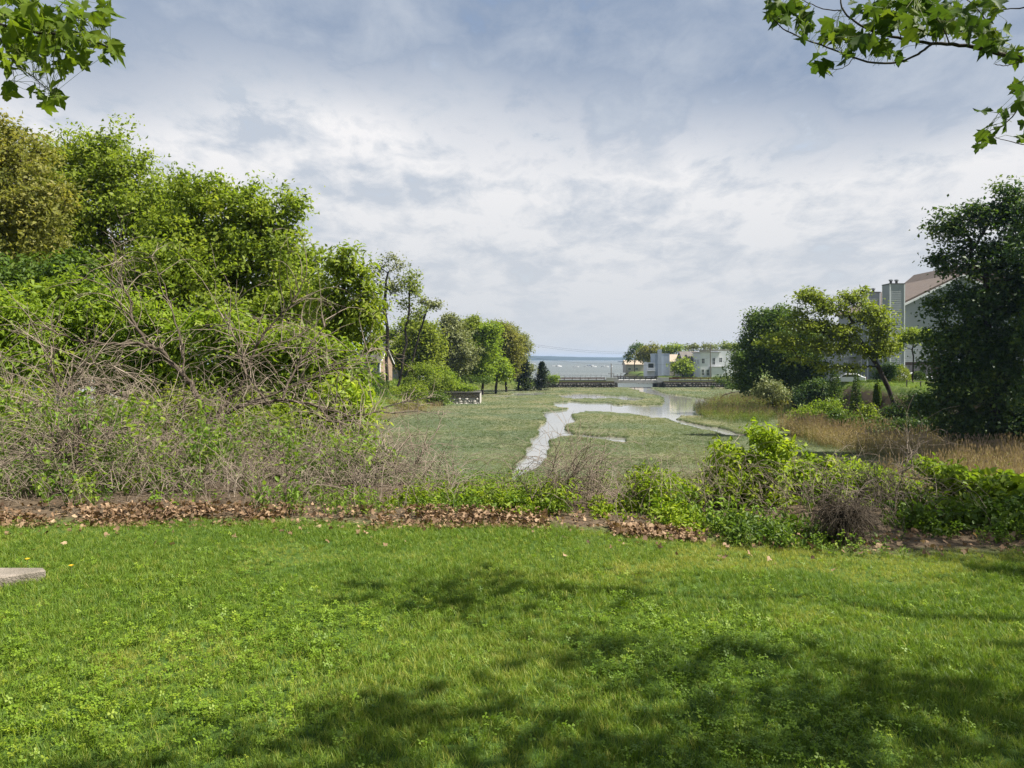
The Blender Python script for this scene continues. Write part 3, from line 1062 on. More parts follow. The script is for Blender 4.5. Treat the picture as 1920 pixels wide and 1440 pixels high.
for (lab, Y, b, bl, nt_, m_, sd) in (
    ('tree of the left wood showing between the olive oak and the tallest tree', 52, (90, 800), [(90, 330, 0, 50, 60), (100, 430, 0, 60, 70), (60, 500, 0, 60, 60)], 200, 'leaf_mid', 17),
    ('tree of the left wood filling the notch right of the tallest tree', 53, (320, 800), [(310, 390, 0, 45, 50), (330, 470, 0, 60, 60), (280, 540, 0, 60, 60)], 220, 'leaf_deep', 18),
    ('lower tree sloping down at the right end of the left wood', 44, (560, 800), [(560, 500, 0, 35, 40), (580, 560, 0, 50, 50), (530, 600, 0, 70, 60), (620, 620, 0, 45, 50)], 230, 'leaf_mid', 19)):
    tree('wood_tree', lab, Y, [b, (b[0], 650), (b[0], 520)], bl, nt_, 60, 0.22, 0.66, m_, 'bark_dark', r=0.3, seed=sd, group=GW)

# --- bright undergrowth below the wood
GS = 'bright green shrubs under the left wood'
for k, (lab, Y, base, bl, nt_, m, sd) in enumerate([
    ('bright green leafy shrub at the far left edge under the oak', 22, (20, 900), [(-10, 600, 0, 70, 45), (50, 620, 1, 70, 50), (0, 680, 0, 90, 50)], 150, 'leaf_bright', 21),
    ('large bright green shrub below the tallest tree of the left wood', 24, (150, 880), [(120, 560, 0, 70, 40), (190, 600, 0, 80, 55), (100, 620, 0, 70, 45), (160, 680, 0, 100, 50)], 230, 'leaf_bright', 22),
    ('bright green shrub behind the curved dead branch', 23, (300, 880), [(280, 600, 0, 50, 40), (330, 650, 0, 80, 55), (250, 680, 0, 70, 50), (310, 730, 0, 90, 40)], 230, 'leaf_bright', 23),
    ('mid green shrub behind the leaning dead limbs', 22, (440, 880), [(420, 620, 0, 55, 35), (470, 660, 0, 70, 50), (400, 720, 0, 80, 45), (500, 740, 0, 70, 40)], 220, 'leaf_bright', 24),
    ('yellow green shrub left of the grey house', 21, (590, 880), [(560, 650, 0, 60, 40), (610, 690, 0, 60, 40), (570, 750, 0, 80, 45), (640, 730, 0, 35, 30)], 220, 'leaf_bright', 25),
    ('pale green low shrub at the marsh edge below the grey house', 20, (650, 900), [(640, 760, 0, 40, 35), (600, 800, 0, 60, 40), (660, 790, 0, 28, 25)], 120, 'leaf_lime', 26),
    ('shaded green shrub in the middle of the dead thicket', 17, (380, 930), [(360, 790, 0, 90, 50), (470, 810, 0, 80, 50), (260, 800, 0, 80, 50)], 200, 'leaf_mid', 27),
    ('green shrub low at the left among the dead brambles', 15, (90, 950), [(40, 770, 0, 80, 50), (150, 800, 0, 80, 50), (100, 860, 0, 110, 40)], 180, 'leaf_mid', 28),
    ('green shrub behind the brambles near the leaf litter', 13, (540, 950), [(520, 850, 0, 80, 35), (620, 860, 0, 60, 35), (430, 860, 0, 70, 35)], 150, 'leaf_mid', 29),
]):
    tree('leafy_shrub', lab, Y, [base, (base[0], base[1] - 90)], bl, nt_, 58, 0.20 if Y > 18 else 0.12, 0.40 if Y > 18 else 0.30, m, r=0.06, rtip=0.006, seed=sd, group=GS, cat='shrub',
         aspect=0.36, part='foliage', droop=0.25, parts=('stem', 'branches'), tvar=0.2)

# --- the far left shore, seen over the marsh
GF = 'trees on the far left shore'
tall = [
    ('slender_tree', 'tallest slender half bare tree on the far left shore', 141, [(727, 738), (726, 650), (722, 560), (728, 510)],
     [(722, 500, 0, 26, 20), (745, 500, 0, 22, 16), (705, 520, 0, 14, 25), (735, 540, 0, 25, 25), (752, 530, 0, 14, 18), (712, 580, 0, 16, 25), (735, 482, 0, 14, 9)], 210, 9, 0.42, 0.9, 'leaf_silver', 0.42, 31),
    ('slender_tree', 'slender forked half bare tree just right of the tallest one', 139, [(744, 738), (757, 660), (764, 600), (768, 545)],
     [(768, 530, 0, 18, 18), (778, 545, 0, 16, 20), (760, 570, 0, 15, 15), (790, 580, 0, 16, 10), (770, 600, 0, 16, 14), (772, 512, 0, 12, 8)], 170, 11, 0.42, 0.8, 'leaf_yellow', 0.32, 32),
    ('slender_tree', 'leaning thin tree reaching right over the far shore', 143, [(752, 738), (775, 672), (786, 625), (800, 582)],
     [(805, 572, 0, 14, 8), (820, 570, 0, 9, 9), (792, 565, 0, 10, 8), (785, 590, 0, 8, 12)], 90, 10, 0.42, 0.7, 'leaf_silver', 0.24, 33),
]
for (nm, lab, Y, tr, bl, nt_, per, ls, cr, m, r_, sd) in tall:
    tree(nm, lab, Y, tr, bl, nt_, per, ls, cr, m, 'bark_dark', r=r_ * 0.72, rtip=0.02, seed=sd, group=GF, shell=0.6, dens=0.9)
shore = [
    ('yellow green tree behind the slender trees', 158, (780, 722), [(785, 640, 0, 40, 28), (760, 670, 0, 38, 30), (812, 665, 0, 24, 32), (800, 615, 0, 22, 14)], 190, 'leaf_yellow', 41),
    ('green tree tucked behind the slender trees by the house', 170, (740, 722), [(725, 640, 0, 24, 20), (745, 690, 0, 30, 25), (770, 615, 0, 25, 14)], 110, 'leaf_mid', 42),
    ('silvery grey green tree on the far left shore', 172, (852, 716), [(848, 625, 0, 26, 32), (862, 660, 0, 32, 34), (835, 660, 0, 20, 30), (845, 598, 0, 16, 8)], 210, 'leaf_silver', 43),
    ('yellow tinged tree right of the silvery tree', 182, (880, 716), [(882, 622, 0, 22, 22), (900, 640, 0, 20, 24), (885, 604, 0, 12, 8)], 130, 'leaf_yellow', 44),
    ('bright green round tree on the far left shore', 180, (905, 716), [(905, 650, 0, 26, 28), (890, 680, 0, 20, 24), (920, 620, 0, 18, 14)], 170, 'leaf_bright', 45),
    ('low bright green tree in front of the shore wood', 186, (930, 718), [(932, 690, 0, 22, 18), (922, 675, 0, 14, 12), (945, 698, 0, 12, 10)], 110, 'leaf_bright', 46),
    ('olive green tree near the end of the shore wood', 196, (950, 716), [(945, 635, 0, 22, 26), (960, 660, 0, 20, 30), (935, 612, 0, 14, 8)], 170, 'leaf_olive', 47),
    ('thin topped tree at the right end of the shore wood', 205, (972, 716), [(978, 640, 0, 12, 12), (968, 680, 0, 16, 28), (960, 622, 0, 13, 10), (985, 652, 0, 8, 10)], 110, 'leaf_silver', 48),
    ('dark green tree in the middle of the shore wood', 192, (872, 714), [(872, 690, 0, 26, 18), (900, 690, 0, 20, 16)], 90, 'leaf_deep', 49),
]
for (lab, Y, b, bl, nt_, m, sd) in shore:
    top = min(q[1] for q in bl)
    low_ = [(q[0] + dx_, 694, 0, 13, 13) for q, dx_ in ((bl[0], -8), (bl[0], 9))]
    tree('broadleaf_tree', lab, Y, [b, (b[0] + 1, b[1] - 25), (bl[0][0], bl[0][1])], bl + low_, int(nt_ * 1.45), 44, 0.50, 1.2, m, 'bark_dark', r=0.3, rtip=0.03, seed=sd, group=GF)
GB = 'shrubs on the far left shore'
for (lab, Y, b, bl, nt_, m, sd) in [
    ('dark green rounded shrub left of the stone wall', 141, (790, 752), [(790, 712, 0, 34, 22), (760, 735, 0, 34, 20), (815, 735, 0, 26, 20), (835, 715, 0, 22, 14), (800, 690, 0, 26, 12)], 220, 'leaf_mid', 51),
    ('bright green shrub growing over the top of the stone wall', 147, (850, 745), [(845, 725, 0, 24, 10), (868, 732, 0, 18, 6), (880, 730, 0, 10, 5), (835, 705, 0, 16, 12)], 110, 'leaf_bright', 52),
    ('dark ivy clad shrub at the foot of the slender trees', 139, (715, 755), [(712, 735, 0, 18, 22), (735, 745, 0, 20, 14), (755, 750, 0, 22, 10), (706, 712, 0, 10, 14)], 130, 'leaf_deep', 53),
    ('low dark shrub hanging over the marsh by the stone wall', 138, (800, 757), [(800, 745, 0, 26, 12), (825, 750, 0, 14, 8)], 70, 'leaf_deep', 54),
    ('dark green shrub in front of the grey house', 128, (690, 760), [(690, 735, 0, 22, 16), (712, 742, 0, 18, 14), (670, 745, 0, 20, 16)], 120, 'leaf_deep', 56),
    ('mid green shrub between the slender trees and the stone wall', 134, (745, 762), [(740, 740, 0, 22, 14), (765, 745, 0, 22, 12), (780, 735, 0, 18, 14)], 120, 'leaf_mid', 57),
    ('olive scrub along the marsh edge left of the stone wall', 126, (730, 768), [(720, 760, 0, 26, 6), (770, 762, 0, 26, 5), (690, 764, 0, 20, 7)], 90, 'leaf_olive', 58),
    ('dark shrub low under the silvery shore tree', 176, (860, 722), [(858, 712, 0, 18, 7), (885, 712, 0, 16, 6), (910, 712, 0, 14, 5)], 60, 'leaf_deep', 59),
    ('small bright shrub at the left end of the causeway', 222, (1036, 715), [(1036, 709, 0, 9, 5), (1028, 705, 0, 5, 5)], 34, 'leaf_bright', 55),
]:
    tree('shore_shrub', lab, Y, [b, (b[0], b[1] - 14)], bl, nt_, 44, 0.34, 0.8, m, 'bark_dark', r=0.12, rtip=0.02, seed=sd, group=GB, cat='shrub', part='foliage', parts=('stem', 'branches'))


# --- two dark conifers
def conifer(label, px, Y, py_top, py_base, rx, seed, lop=0.0):
    rng = np.random.default_rng(seed)
    b = P(px, py_base, Y)
    b[2] = Hz(b[0], b[1]) - 0.05
    top = P(px, py_top, Y)
    h = top[2] - b[2]
    R = rx / FPX * Y
    root = thing('conifer', label, 'conifer', b, group='dark conifers by the causeway')
    V, F = edges_np([(0, 0, 0)], [(0, 0, h * 0.97)], [0.16], [0.02], 8)
    link('trunk', mesh_np('trunk', V, [F], smooth=True), MATS['bark_dark'], root)
    n = 260
    f = rng.uniform(0.06, 1, n) ** 0.95
    a = rng.uniform(0, 2 * PI, n)
    L = 1.35 * R * (1 - f) * rng.uniform(0.65, 1.25, n) + 0.2
    L *= 1 + lop * np.cos(a)
    p0 = np.stack([0 * f, 0 * f, h * f], -1)
    d = np.stack([np.cos(a), np.sin(a), 0.25 + 0.5 * f], -1)
    p1 = p0 + d * L[:, None]
    V, F = edges_np(p0, p1, np.full(n, 0.025), np.full(n, 0.008), 3)
    tag(link('branches', mesh_np('branches', V, [F]), MATS['bark_dark'], root), kind='stuff')
    m = 22
    s = rng.uniform(0.2, 1.05, (n, m))
    C = (p0[:, None] + (p1 - p0)[:, None] * s[..., None]).reshape(-1, 3) + rng.normal(0, 0.10, (n * m, 3))
    A = np.repeat(d, m, 0) + rng.normal(0, 0.6, (n * m, 3))
    N = rng.normal(0, 0.5, (n * m, 3)) + np.array([0, 0, 1])
    ls = rng.uniform(0.25, 0.55, n * m)
    V, F, q = leaves_np(C, A, N, ls, ls * 0.4)
    link('crown', mesh_np('crown', V, [F], tint=np.repeat(rng.uniform(0, 1, n * m), q)), MATS['needle_dark'], root)


conifer('dark conical conifer with an even outline beside the shore wood', 985, 203, 677, 715, 16, 61)
conifer('dark ragged conifer with a notched top nearer the causeway', 1015, 206, 680, 716, 17, 62, 0.25)

# --- right bank
GR = 'trees on the right bank'
tree('maple_tree', 'dense dark green round maple standing by the creek', 120, [(1495, 757), (1478, 720), (1462, 680), (1460, 640)],
     [(1440, 640, 0, 48, 50), (1400, 680, 0, 32, 42), (1450, 600, 0, 34, 22), (1480, 660, 0, 50, 50), (1500, 700, 0, 45, 30), (1410, 715, 0, 30, 22), (1520, 650, 0, 35, 40), (1425, 605, 0, 24, 22), (1470, 590, 0, 24, 14)],
     520, 72, 0.36, 1.0, 'leaf_deep', 'bark_dark', r=0.36, rtip=0.02, seed=71, group=GR)
tree('oak_tree', 'yellow green open crowned oak leaning left in front of the condominium', 84, [(1688, 800), (1672, 745), (1648, 690), (1615, 640), (1592, 610)],
     [(1520, 560, 0, 28, 18), (1560, 580, 0, 38, 18), (1600, 560, 0, 26, 18), (1640, 590, 0, 32, 24), (1655, 620, 0, 22, 22), (1570, 620, 0, 40, 20), (1520, 610, 0, 30, 14), (1470, 640, 0, 38, 14), (1590, 655, 0, 40, 14), (1540, 650, 0, 40, 12), (1640, 660, 0, 30, 12), (1500, 585, 0, 18, 12), (1620, 548, 0, 12, 8), (1660, 650, 0, 22, 18), (1600, 690, 0, 30, 8), (1500, 675, 0, 26, 10), (1550, 690, 0, 20, 8), (1480, 610, 0, 16, 12)],
     520, 26, 0.30, 0.66, 'leaf_yellow', 'bark_dark', r=0.25, rtip=0.016, seed=72, group=GR, shell=0.7, flat=0.5)
tree('young_tree', 'thin light green young tree in front of the siding wall', 97, [(1712, 735), (1712, 690), (1710, 655)],
     [(1700, 635, 0, 22, 10), (1725, 630, 0, 26, 10), (1712, 620, 0, 16, 7), (1745, 640, 0, 16, 9), (1680, 650, 0, 12, 8)], 120, 22, 0.28, 0.6, 'leaf_mid', 'bark_dark', r=0.09, rtip=0.012, seed=73, group=GR, flat=0.4)
tree('shade_tree', 'huge dark green tree at the right edge of the frame', 66, [(1865, 840), (1860, 720), (1850, 600), (1845, 480)],
     [(1790, 430, 0, 38, 30), (1835, 405, 0, 40, 28), (1895, 390, 0, 45, 40), (1755, 485, 0, 26, 14), (1820, 490, 0, 55, 30), (1890, 480, 0, 50, 50), (1780, 560, 0, 36, 30), (1850, 570, 0, 70, 50), (1930, 560, 0, 50, 80), (1790, 640, 0, 45, 35), (1870, 660, 0, 70, 50), (1830, 720, 0, 60, 40), (1910, 740, 0, 50, 50), (1870, 790, 0, 55, 30), (1745, 590, 0, 18, 14), (1775, 700, 0, 38, 36), (1765, 760, 0, 40, 26), (1810, 800, 0, 50, 24)],
     780, 52, 0.30, 0.72, 'leaf_dark', 'bark_dark', r=0.5, rtip=0.015, seed=74, group=GR)
tree('shade_tree', 'dark tree beyond the right edge with one low lit branch', 60, [(2010, 850), (2010, 700), (2000, 520)],
     [(1960, 400, 0, 50, 60), (2040, 420, 0, 80, 110), (2040, 560, 0, 90, 90), (1975, 620, 0, 55, 60), (1985, 760, 0, 60, 60), (1915, 440, 0, 22, 22), (1908, 470, -2, 16, 16)], 460, 60, 0.32, 0.9, 'leaf_dark', 'bark_dark', r=0.5, rtip=0.015, seed=75, group=GR)
GQ = 'shrubs on the right bank'
for (nm, lab, Y, b, bl, nt_, m, sd) in [
    ('bank_shrub', 'light green shrub below the leaning oak on the bank', 92, (1540, 800), [(1520, 775, 0, 34, 16), (1560, 765, 0, 34, 16), (1500, 790, 0, 24, 12), (1550, 790, 0, 40, 12)], 190, 'leaf_bright', 81),
    ('bank_shrub', 'small bright shrub against the eroded earth bank', 84, (1628, 805), [(1628, 780, 0, 14, 18), (1618, 795, 0, 16, 10)], 60, 'leaf_mid', 82),
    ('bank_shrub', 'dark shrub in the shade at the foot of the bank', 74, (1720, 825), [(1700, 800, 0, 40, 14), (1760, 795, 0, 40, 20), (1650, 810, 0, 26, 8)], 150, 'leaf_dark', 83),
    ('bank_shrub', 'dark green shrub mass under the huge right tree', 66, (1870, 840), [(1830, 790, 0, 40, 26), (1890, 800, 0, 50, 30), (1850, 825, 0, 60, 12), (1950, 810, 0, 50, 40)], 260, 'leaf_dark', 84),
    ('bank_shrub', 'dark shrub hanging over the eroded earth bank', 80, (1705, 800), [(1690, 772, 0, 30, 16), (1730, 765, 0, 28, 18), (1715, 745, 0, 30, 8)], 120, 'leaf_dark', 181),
    ('bank_shrub', 'mid green scrub at the foot of the leaning oak', 82, (1650, 812), [(1660, 795, 0, 24, 12), (1690, 800, 0, 24, 12), (1600, 795, 0, 26, 12), (1580, 780, 0, 24, 14)], 120, 'leaf_deep', 182),
    ('bank_shrub', 'grey green shrub between the maple trunk and the lawn', 112, (1450, 745), [(1440, 730, 0, 20, 14), (1465, 740, 0, 16, 10)], 60, 'leaf_silver', 85),
    ('bank_shrub', 'dark shrub beside the maple trunk', 108, (1530, 755), [(1530, 728, 0, 26, 16), (1505, 745, 0, 20, 10), (1560, 735, 0, 22, 14)], 100, 'leaf_dark', 86),
    ('bank_shrub', 'dark green shrubs at the right end of the causeway', 214, (1360, 735), [(1352, 712, 0, 14, 9), (1375, 725, 0, 24, 11), (1340, 728, 0, 10, 5), (1400, 735, 0, 20, 10)], 110, 'leaf_deep', 87),
    ('bank_shrub', 'yellow brown shrub by the maple trunk foot', 116, (1455, 765), [(1455, 752, 0, 18, 8)], 40, 'leaf_olive', 88),
    ('bank_shrub', 'dark shrub in front of the parked white car', 99, (1660, 722), [(1655, 700, 0, 18, 9), (1668, 690, 0, 9, 8)], 70, 'leaf_dark', 89),
]:
    tree(nm, lab, Y, [b, (b[0], b[1] - 10)], bl, nt_, 44, 0.24 if Y < 100 else 0.32, 0.55 if Y < 100 else 0.75, m, 'bark_dark', r=0.08, rtip=0.012, seed=sd, group=GQ, cat='shrub', part='foliage', parts=('stem', 'branches'))


def clipped(label, px, Y, py_top, py_base, rx, cone, mat, seed):
    """a clipped dome or cone of garden evergreen"""
    rng = np.random.default_rng(seed)
    b = P(px, py_base, Y)
    b[2] = Hz(b[0], b[1]) - 0.03
    h, R = max(P(px, py_top, Y)[2] - b[2], 0.6), rx / FPX * Y
    root = thing('clipped_shrub', label, 'shrub', b, group='clipped evergreens by the condominium')
    V, F = edges_np([(0, 0, 0)], [(0, 0, h * 0.7)], [0.07], [0.03], 6)
    link('stem', mesh_np('stem', V, [F]), MATS['bark_dark'], root)
    n = 2600
    d = unit(rng.normal(0, 1, (n, 3)))
    d[:, 2] = np.abs(d[:, 2])
    f = rng.uniform(0.75, 1.02, n) ** 0.6 * (1 + 0.08 * np.sin(d[:, 0] * 9) * np.cos(d[:, 1] * 7))
    if cone:
        zz = 1 - np.sqrt(rng.uniform(0, 1, n))
        a = rng.uniform(0, 2 * PI, n)
        rr = R * (1 - zz) ** 0.8 * f
        C = np.stack([np.cos(a) * rr, np.sin(a) * rr, 0.05 + zz * h], -1)
        d = np.stack([np.cos(a), np.sin(a), 0 * a + 0.5], -1)
    else:
        C = d * np.array([R, R, h]) * f[:, None]
    A = d + rng.normal(0, 0.7, (n, 3))
    N = d + rng.normal(0, 0.6, (n, 3))
    ls = rng.uniform(0.12, 0.24, n)
    V, F, q = leaves_np(C, A, N, ls, ls * 0.6)
    link('foliage', mesh_np('foliage', V, [F], tint=np.repeat(rng.uniform(0, 1, n), q)), MATS[mat], root)


clipped('dark green clipped cone of evergreen beside the white car', 1605, 90, 692, 733, 12, True, 'leaf_dark', 91)
clipped('golden clipped dome shrub at the condominium corner', 1687, 101, 685, 715, 19, False, 'leaf_yellow', 92)
clipped('dark clipped dome shrub beside the golden one', 1722, 103, 697, 716, 14, False, 'leaf_dark', 93)
clipped('small dark clipped ball on the bank lawn', 1645, 88, 718, 732, 6, False, 'leaf_deep', 94)
clipped('dark rounded yew left of the white car', 1565, 98, 690, 728, 13, False, 'leaf_dark', 95)

# trees behind the far houses
for (lab, Y, b, bl, nt_, m, sd) in [
    ('tan leaved tree behind the far blue grey house', 330, (1215, 690), [(1215, 660, 0, 18, 10), (1200, 668, 0, 12, 8), (1228, 650, 0, 8, 6), (1222, 675, 0, 14, 8)], 110, 'leaf_olive', 101),
    ('thin bare topped tree at the tip of the far houses', 380, (1190, 690), [(1192, 655, 0, 8, 6), (1182, 662, 0, 6, 6), (1200, 648, 0, 7, 4), (1178, 672, 0, 5, 5)], 50, 'leaf_deep', 102),
    ('dark green tree behind the roofs of the far houses', 345, (1255, 690), [(1258, 655, 0, 16, 8), (1272, 652, 0, 10, 6), (1245, 662, 0, 12, 8)], 90, 'leaf_mid', 103),
    ('pale tree top above the far grey house', 350, (1300, 690), [(1300, 652, 0, 14, 4), (1330, 650, 0, 14, 4)], 50, 'leaf_silver', 104),
    ('pale tree top above the far white house', 352, (1352, 690), [(1358, 649, 0, 14, 6), (1375, 650, 0, 14, 8)], 50, 'leaf_yellow', 105),
    ('small green tree between the blue grey and dark grey houses', 258, (1280, 712), [(1272, 690, 0, 12, 9), (1282, 682, 0, 8, 8), (1290, 692, 0, 6, 6)], 70, 'leaf_mid', 106),
]:
    tree('broadleaf_tree', lab, Y, [b, (b[0], b[1] - 12), (bl[0][0], bl[0][1])], bl, nt_, 26, 0.7, 1.5, m, 'bark_dark', r=0.25, rtip=0.05, seed=sd, group='trees among the far houses')


# ------------------------------------------------------------------ shrubs along the lawn edge, right
def near_shrub(label, Y, base, bl, nt_, per, ls, cr, m, sd, **kw):
    return tree('edge_shrub', label, Y, [base, (base[0] + 2, base[1] - 40)], bl, int(nt_ * 1.35), per, ls, cr, m, 'bark', r=0.018, rtip=0.0014, seed=sd, group='shrubs along the lawn edge',
                cat='shrub', part='foliage', parts=('stem', 'branches'), oval=True, aspect=kw.pop('aspect', 0.5), **kw)


near_shrub('rounded dark green shrub with lime tips beside the leaf litter patch', 8.4, (1245, 1010), [(1240, 925, 0, 50, 32), (1215, 905, 0, 28, 18), (1285, 935, 0, 35, 28), (1200, 945, 0, 35, 25)], 150, 26, 0.060, 0.085, 'leaf_lime', 111, tvar=0.25)
near_shrub('tallest lime green shrub with a leafy shoot standing up against the marsh', 8.6, (1420, 1010), [(1445, 830, 0, 22, 18), (1430, 815, 0, 12, 12), (1385, 870, 0, 40, 28), (1440, 880, 0, 26, 30), (1395, 920, 0, 55, 30), (1365, 845, 0, 14, 12), (1350, 900, 0, 26, 24), (1450, 925, 0, 35, 25)], 190, 26, 0.068, 0.085, 'leaf_lime', 112, droop=0.3)
near_shrub('lime green shrub right of the tallest one', 8.9, (1540, 1010), [(1555, 880, 0, 28, 20), (1520, 905, 0, 48, 28), (1585, 900, 0, 32, 22), (1490, 885, 0, 24, 18), (1540, 945, 0, 60, 28)], 210, 26, 0.066, 0.085, 'leaf_lime', 113, droop=0.2)
near_shrub('lime green shrub behind the dead mound', 8.8, (1640, 1010), [(1620, 895, 0, 30, 22), (1650, 920, 0, 40, 26), (1705, 930, 0, 40, 24), (1640, 970, 0, 35, 35), (1600, 945, 0, 45, 26)], 200, 26, 0.064, 0.085, 'leaf_lime', 114)
near_shrub('leafy shoot leaning right at the right edge of the marsh view', 8.2, (1800, 1010), [(1765, 885, 0, 18, 12), (1790, 895, 0, 24, 18), (1805, 915, 0, 30, 18), (1825, 925, 0, 18, 10), (1745, 875, 0, 10, 6)], 85, 22, 0.066, 0.075, 'leaf_bright', 115, droop=0.3)
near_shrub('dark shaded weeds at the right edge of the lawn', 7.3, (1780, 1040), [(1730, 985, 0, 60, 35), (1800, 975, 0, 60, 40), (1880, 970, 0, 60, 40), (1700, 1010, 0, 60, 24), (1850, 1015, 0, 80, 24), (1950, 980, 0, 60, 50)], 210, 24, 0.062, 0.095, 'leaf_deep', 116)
near_shrub('broad leaved vine at the right frame edge', 7.9, (1900, 1030), [(1890, 925, 0, 35, 20), (1930, 935, 0, 40, 30), (1895, 905, 0, 12, 12)], 80, 18, 0.085, 0.10, 'leaf_bright', 117, aspect=0.8)
near_shrub('low lime clump in front of the rounded shrub', 7.5, (1290, 1012), [(1285, 975, 0, 35, 18), (1300, 990, 0, 30, 14), (1255, 965, 0, 20, 12)], 80, 24, 0.050, 0.07, 'leaf_lime', 118)
near_shrub('dark low weeds in front of the dead mound', 7.0, (1480, 1035), [(1430, 995, 0, 50, 20), (1500, 1005, 0, 60, 18), (1580, 1015, 0, 70, 14), (1380, 985, 0, 30, 18)], 150, 20, 0.055, 0.085, 'leaf_deep', 119)
near_shrub('yellow green bush amid straw in the middle of the lawn edge', 8.2, (1000, 990), [(985, 945, 0, 45, 22), (1040, 928, 0, 26, 22), (950, 938, 0, 35, 20), (1010, 960, 0, 35, 18), (1060, 912, 0, 14, 10)], 140, 22, 0.055, 0.085, 'leaf_bright', 120, tvar=0.25)
near_shrub('low green weeds left of the straw bush', 8.6, (860, 985), [(850, 940, 0, 50, 20), (790, 935, 0, 40, 24), (900, 930, 0, 24, 16), (760, 950, 0, 30, 18)], 140, 18, 0.055, 0.09, 'leaf_bright', 121, tvar=0.25)
near_shrub('light green sprouts right of the straw bush', 8.0, (1140, 1000), [(1130, 955, 0, 20, 14), (1160, 968, 0, 26, 14), (1115, 970, 0, 22, 12), (1190, 985, 0, 30, 14)], 55, 20, 0.052, 0.08, 'leaf_lime', 122)


# ------------------------------------------------------------------ dead wood
def arch_twigs(rng, S0, D0, L, nseg, droop, wob, r0, r1=0.0015):
    """simulates arching twigs from start points; returns edge arrays and all nodes"""
    n = len(S0)
    p = S0.copy()
    d = unit(D0.copy())
    P0, P1, R0, R1, nodes, dirs = [], [], [], [], [], []
    for k in range(nseg):
        d = unit(d + rng.normal(0, wob, (n, 3)) + np.array([0, 0, -droop]) * (k / nseg))
        q = p + d * (L / nseg)[:, None]
        a, b = 1 - k / nseg, 1 - (k + 1) / nseg
        P0.append(p)
        P1.append(q)
        R0.append(np.full(n, r1 + (r0 - r1) * a))
        R1.append(np.full(n, r1 + (r0 - r1) * b))
        nodes.append(q)
        dirs.append(d)
        p = q
    cat = np.concatenate
    return [cat(P0), cat(P1), cat(R0), cat(R1)], cat(nodes), cat(dirs)


def dead_tree(label, Y, limbs, seed, ntw=120, r=0.07, twl=(0.5, 1.4), group='dead trees in the thicket', name='dead_tree', bark='bark', sub=2.2, rt=0.009):
    """limbs: pixel polylines with start and end radius; the first starts on the ground"""
    rng = np.random.default_rng(seed)
    E = [[], [], [], []]
    allp, alld = [], []
    base = P(*limbs[0][0][0], Y)
    base[2] = Hz(base[0], base[1]) - 0.05
    for li, (pl, ra, rb, dy) in enumerate(limbs):
        pts = [P(x, y, Y + dy * i / max(1, len(pl) - 1)) for i, (x, y) in enumerate(pl)]
        if li == 0:
            pts[0] = base.copy()
        fine = []
        for a, b in zip(pts[:-1], pts[1:]):
            for f in np.linspace(0, 1, 5)[:-1]:
                fine.append(a + (b - a) * f + rng.normal(0, 0.022, 3) * (f > 0))
        fine.append(pts[-1])
        fine = np.array(fine)
        rr = np.linspace(ra, rb, len(fine))
        E[0].append(fine[:-1])
        E[1].append(fine[1:])
        E[2].append(rr[:-1])
        E[3].append(rr[1:])
        st = 5 if li == 0 else 2
        allp.append(fine[st:])
        alld.append(unit(np.gradient(fine, axis=0))[st:])
    root = thing(name, label, 'dead tree', base, group=group)
    for li, (q0, q1, qa, qb) in enumerate(zip(*E)):
        V, F = edges_np(q0 - base, q1 - base, qa * 0.82, qb * 0.82, 7, 0.4)
        nm = 'limb' if li else 'trunk'
        link(nm, mesh_np(nm, V, [F], smooth=True), MATS[bark], root)
    ap, ad = np.concatenate(allp), np.concatenate(alld)
    k = rng.integers(0, len(ap), ntw)
    D = ad[k] * 0.7 + rng.normal(0, 0.7, (ntw, 3)) + np.array([0, 0, 0.35])
    L = rng.uniform(*twl, ntw)
    e1, nd, dr = arch_twigs(rng, ap[k], D, L, 7, 0.35, 0.16, rt)
    m = int(ntw * sub)
    k2 = rng.integers(0, len(nd), m)
    e2, nd2, dr2 = arch_twigs(rng, nd[k2], dr[k2] + rng.normal(0, 0.8, (m, 3)), rng.uniform(0.15, 0.55, m), 4, 0.3, 0.2, rt * 0.5)
    A = [np.concatenate(x) for x in zip(e1, e2)]
    V, F = edges_np(A[0] - base, A[1] - base, A[2], A[3], 3)
    tag(link('twigs', mesh_np('twigs', V, [F]), MATS['twig_pale'], root), kind='stuff')
    return root


dead_tree('largest dead tree in the thicket with a limb curving up to the left', 13.0,
          [([(398, 900), (397, 830), (393, 785), (362, 730), (340, 700), (300, 655), (272, 640), (248, 600), (243, 560), (222, 520)], 0.075, 0.016, 0.6),
           ([(285, 650), (250, 644), (200, 646), (150, 640), (95, 618), (55, 607)], 0.038, 0.008, -0.8),
           ([(345, 705), (342, 650), (325, 590), (312, 550), (285, 480)], 0.022, 0.006, 1.0),
           ([(395, 800), (420, 760), (440, 740), (480, 650), (500, 620), (540, 580), (575, 515)], 0.042, 0.010, 0.5),
           ([(470, 670), (520, 650), (560, 630), (610, 590)], 0.024, 0.008, 0.8),
           ([(248, 600), (215, 560), (205, 510), (230, 490)], 0.016, 0.005, -0.5)], 131, 120)
dead_tree('dead tree with limbs spreading low to the right over the marsh', 12.2,
          [([(450, 920), (430, 820), (425, 775), (470, 756), (530, 750), (600, 765), (650, 780), (720, 770)], 0.055, 0.010, 0.6),
           ([(530, 750), (545, 710), (585, 640), (610, 600)], 0.028, 0.008, 0.8),
           ([(600, 765), (640, 810), (690, 850), (745, 880)], 0.022, 0.005, -0.6),
           ([(470, 756), (560, 720), (640, 690), (690, 660)], 0.024, 0.006, 1.0),
           ([(500, 753), (460, 700), (445, 640), (420, 600)], 0.024, 0.007, 0.4)], 132, 130)
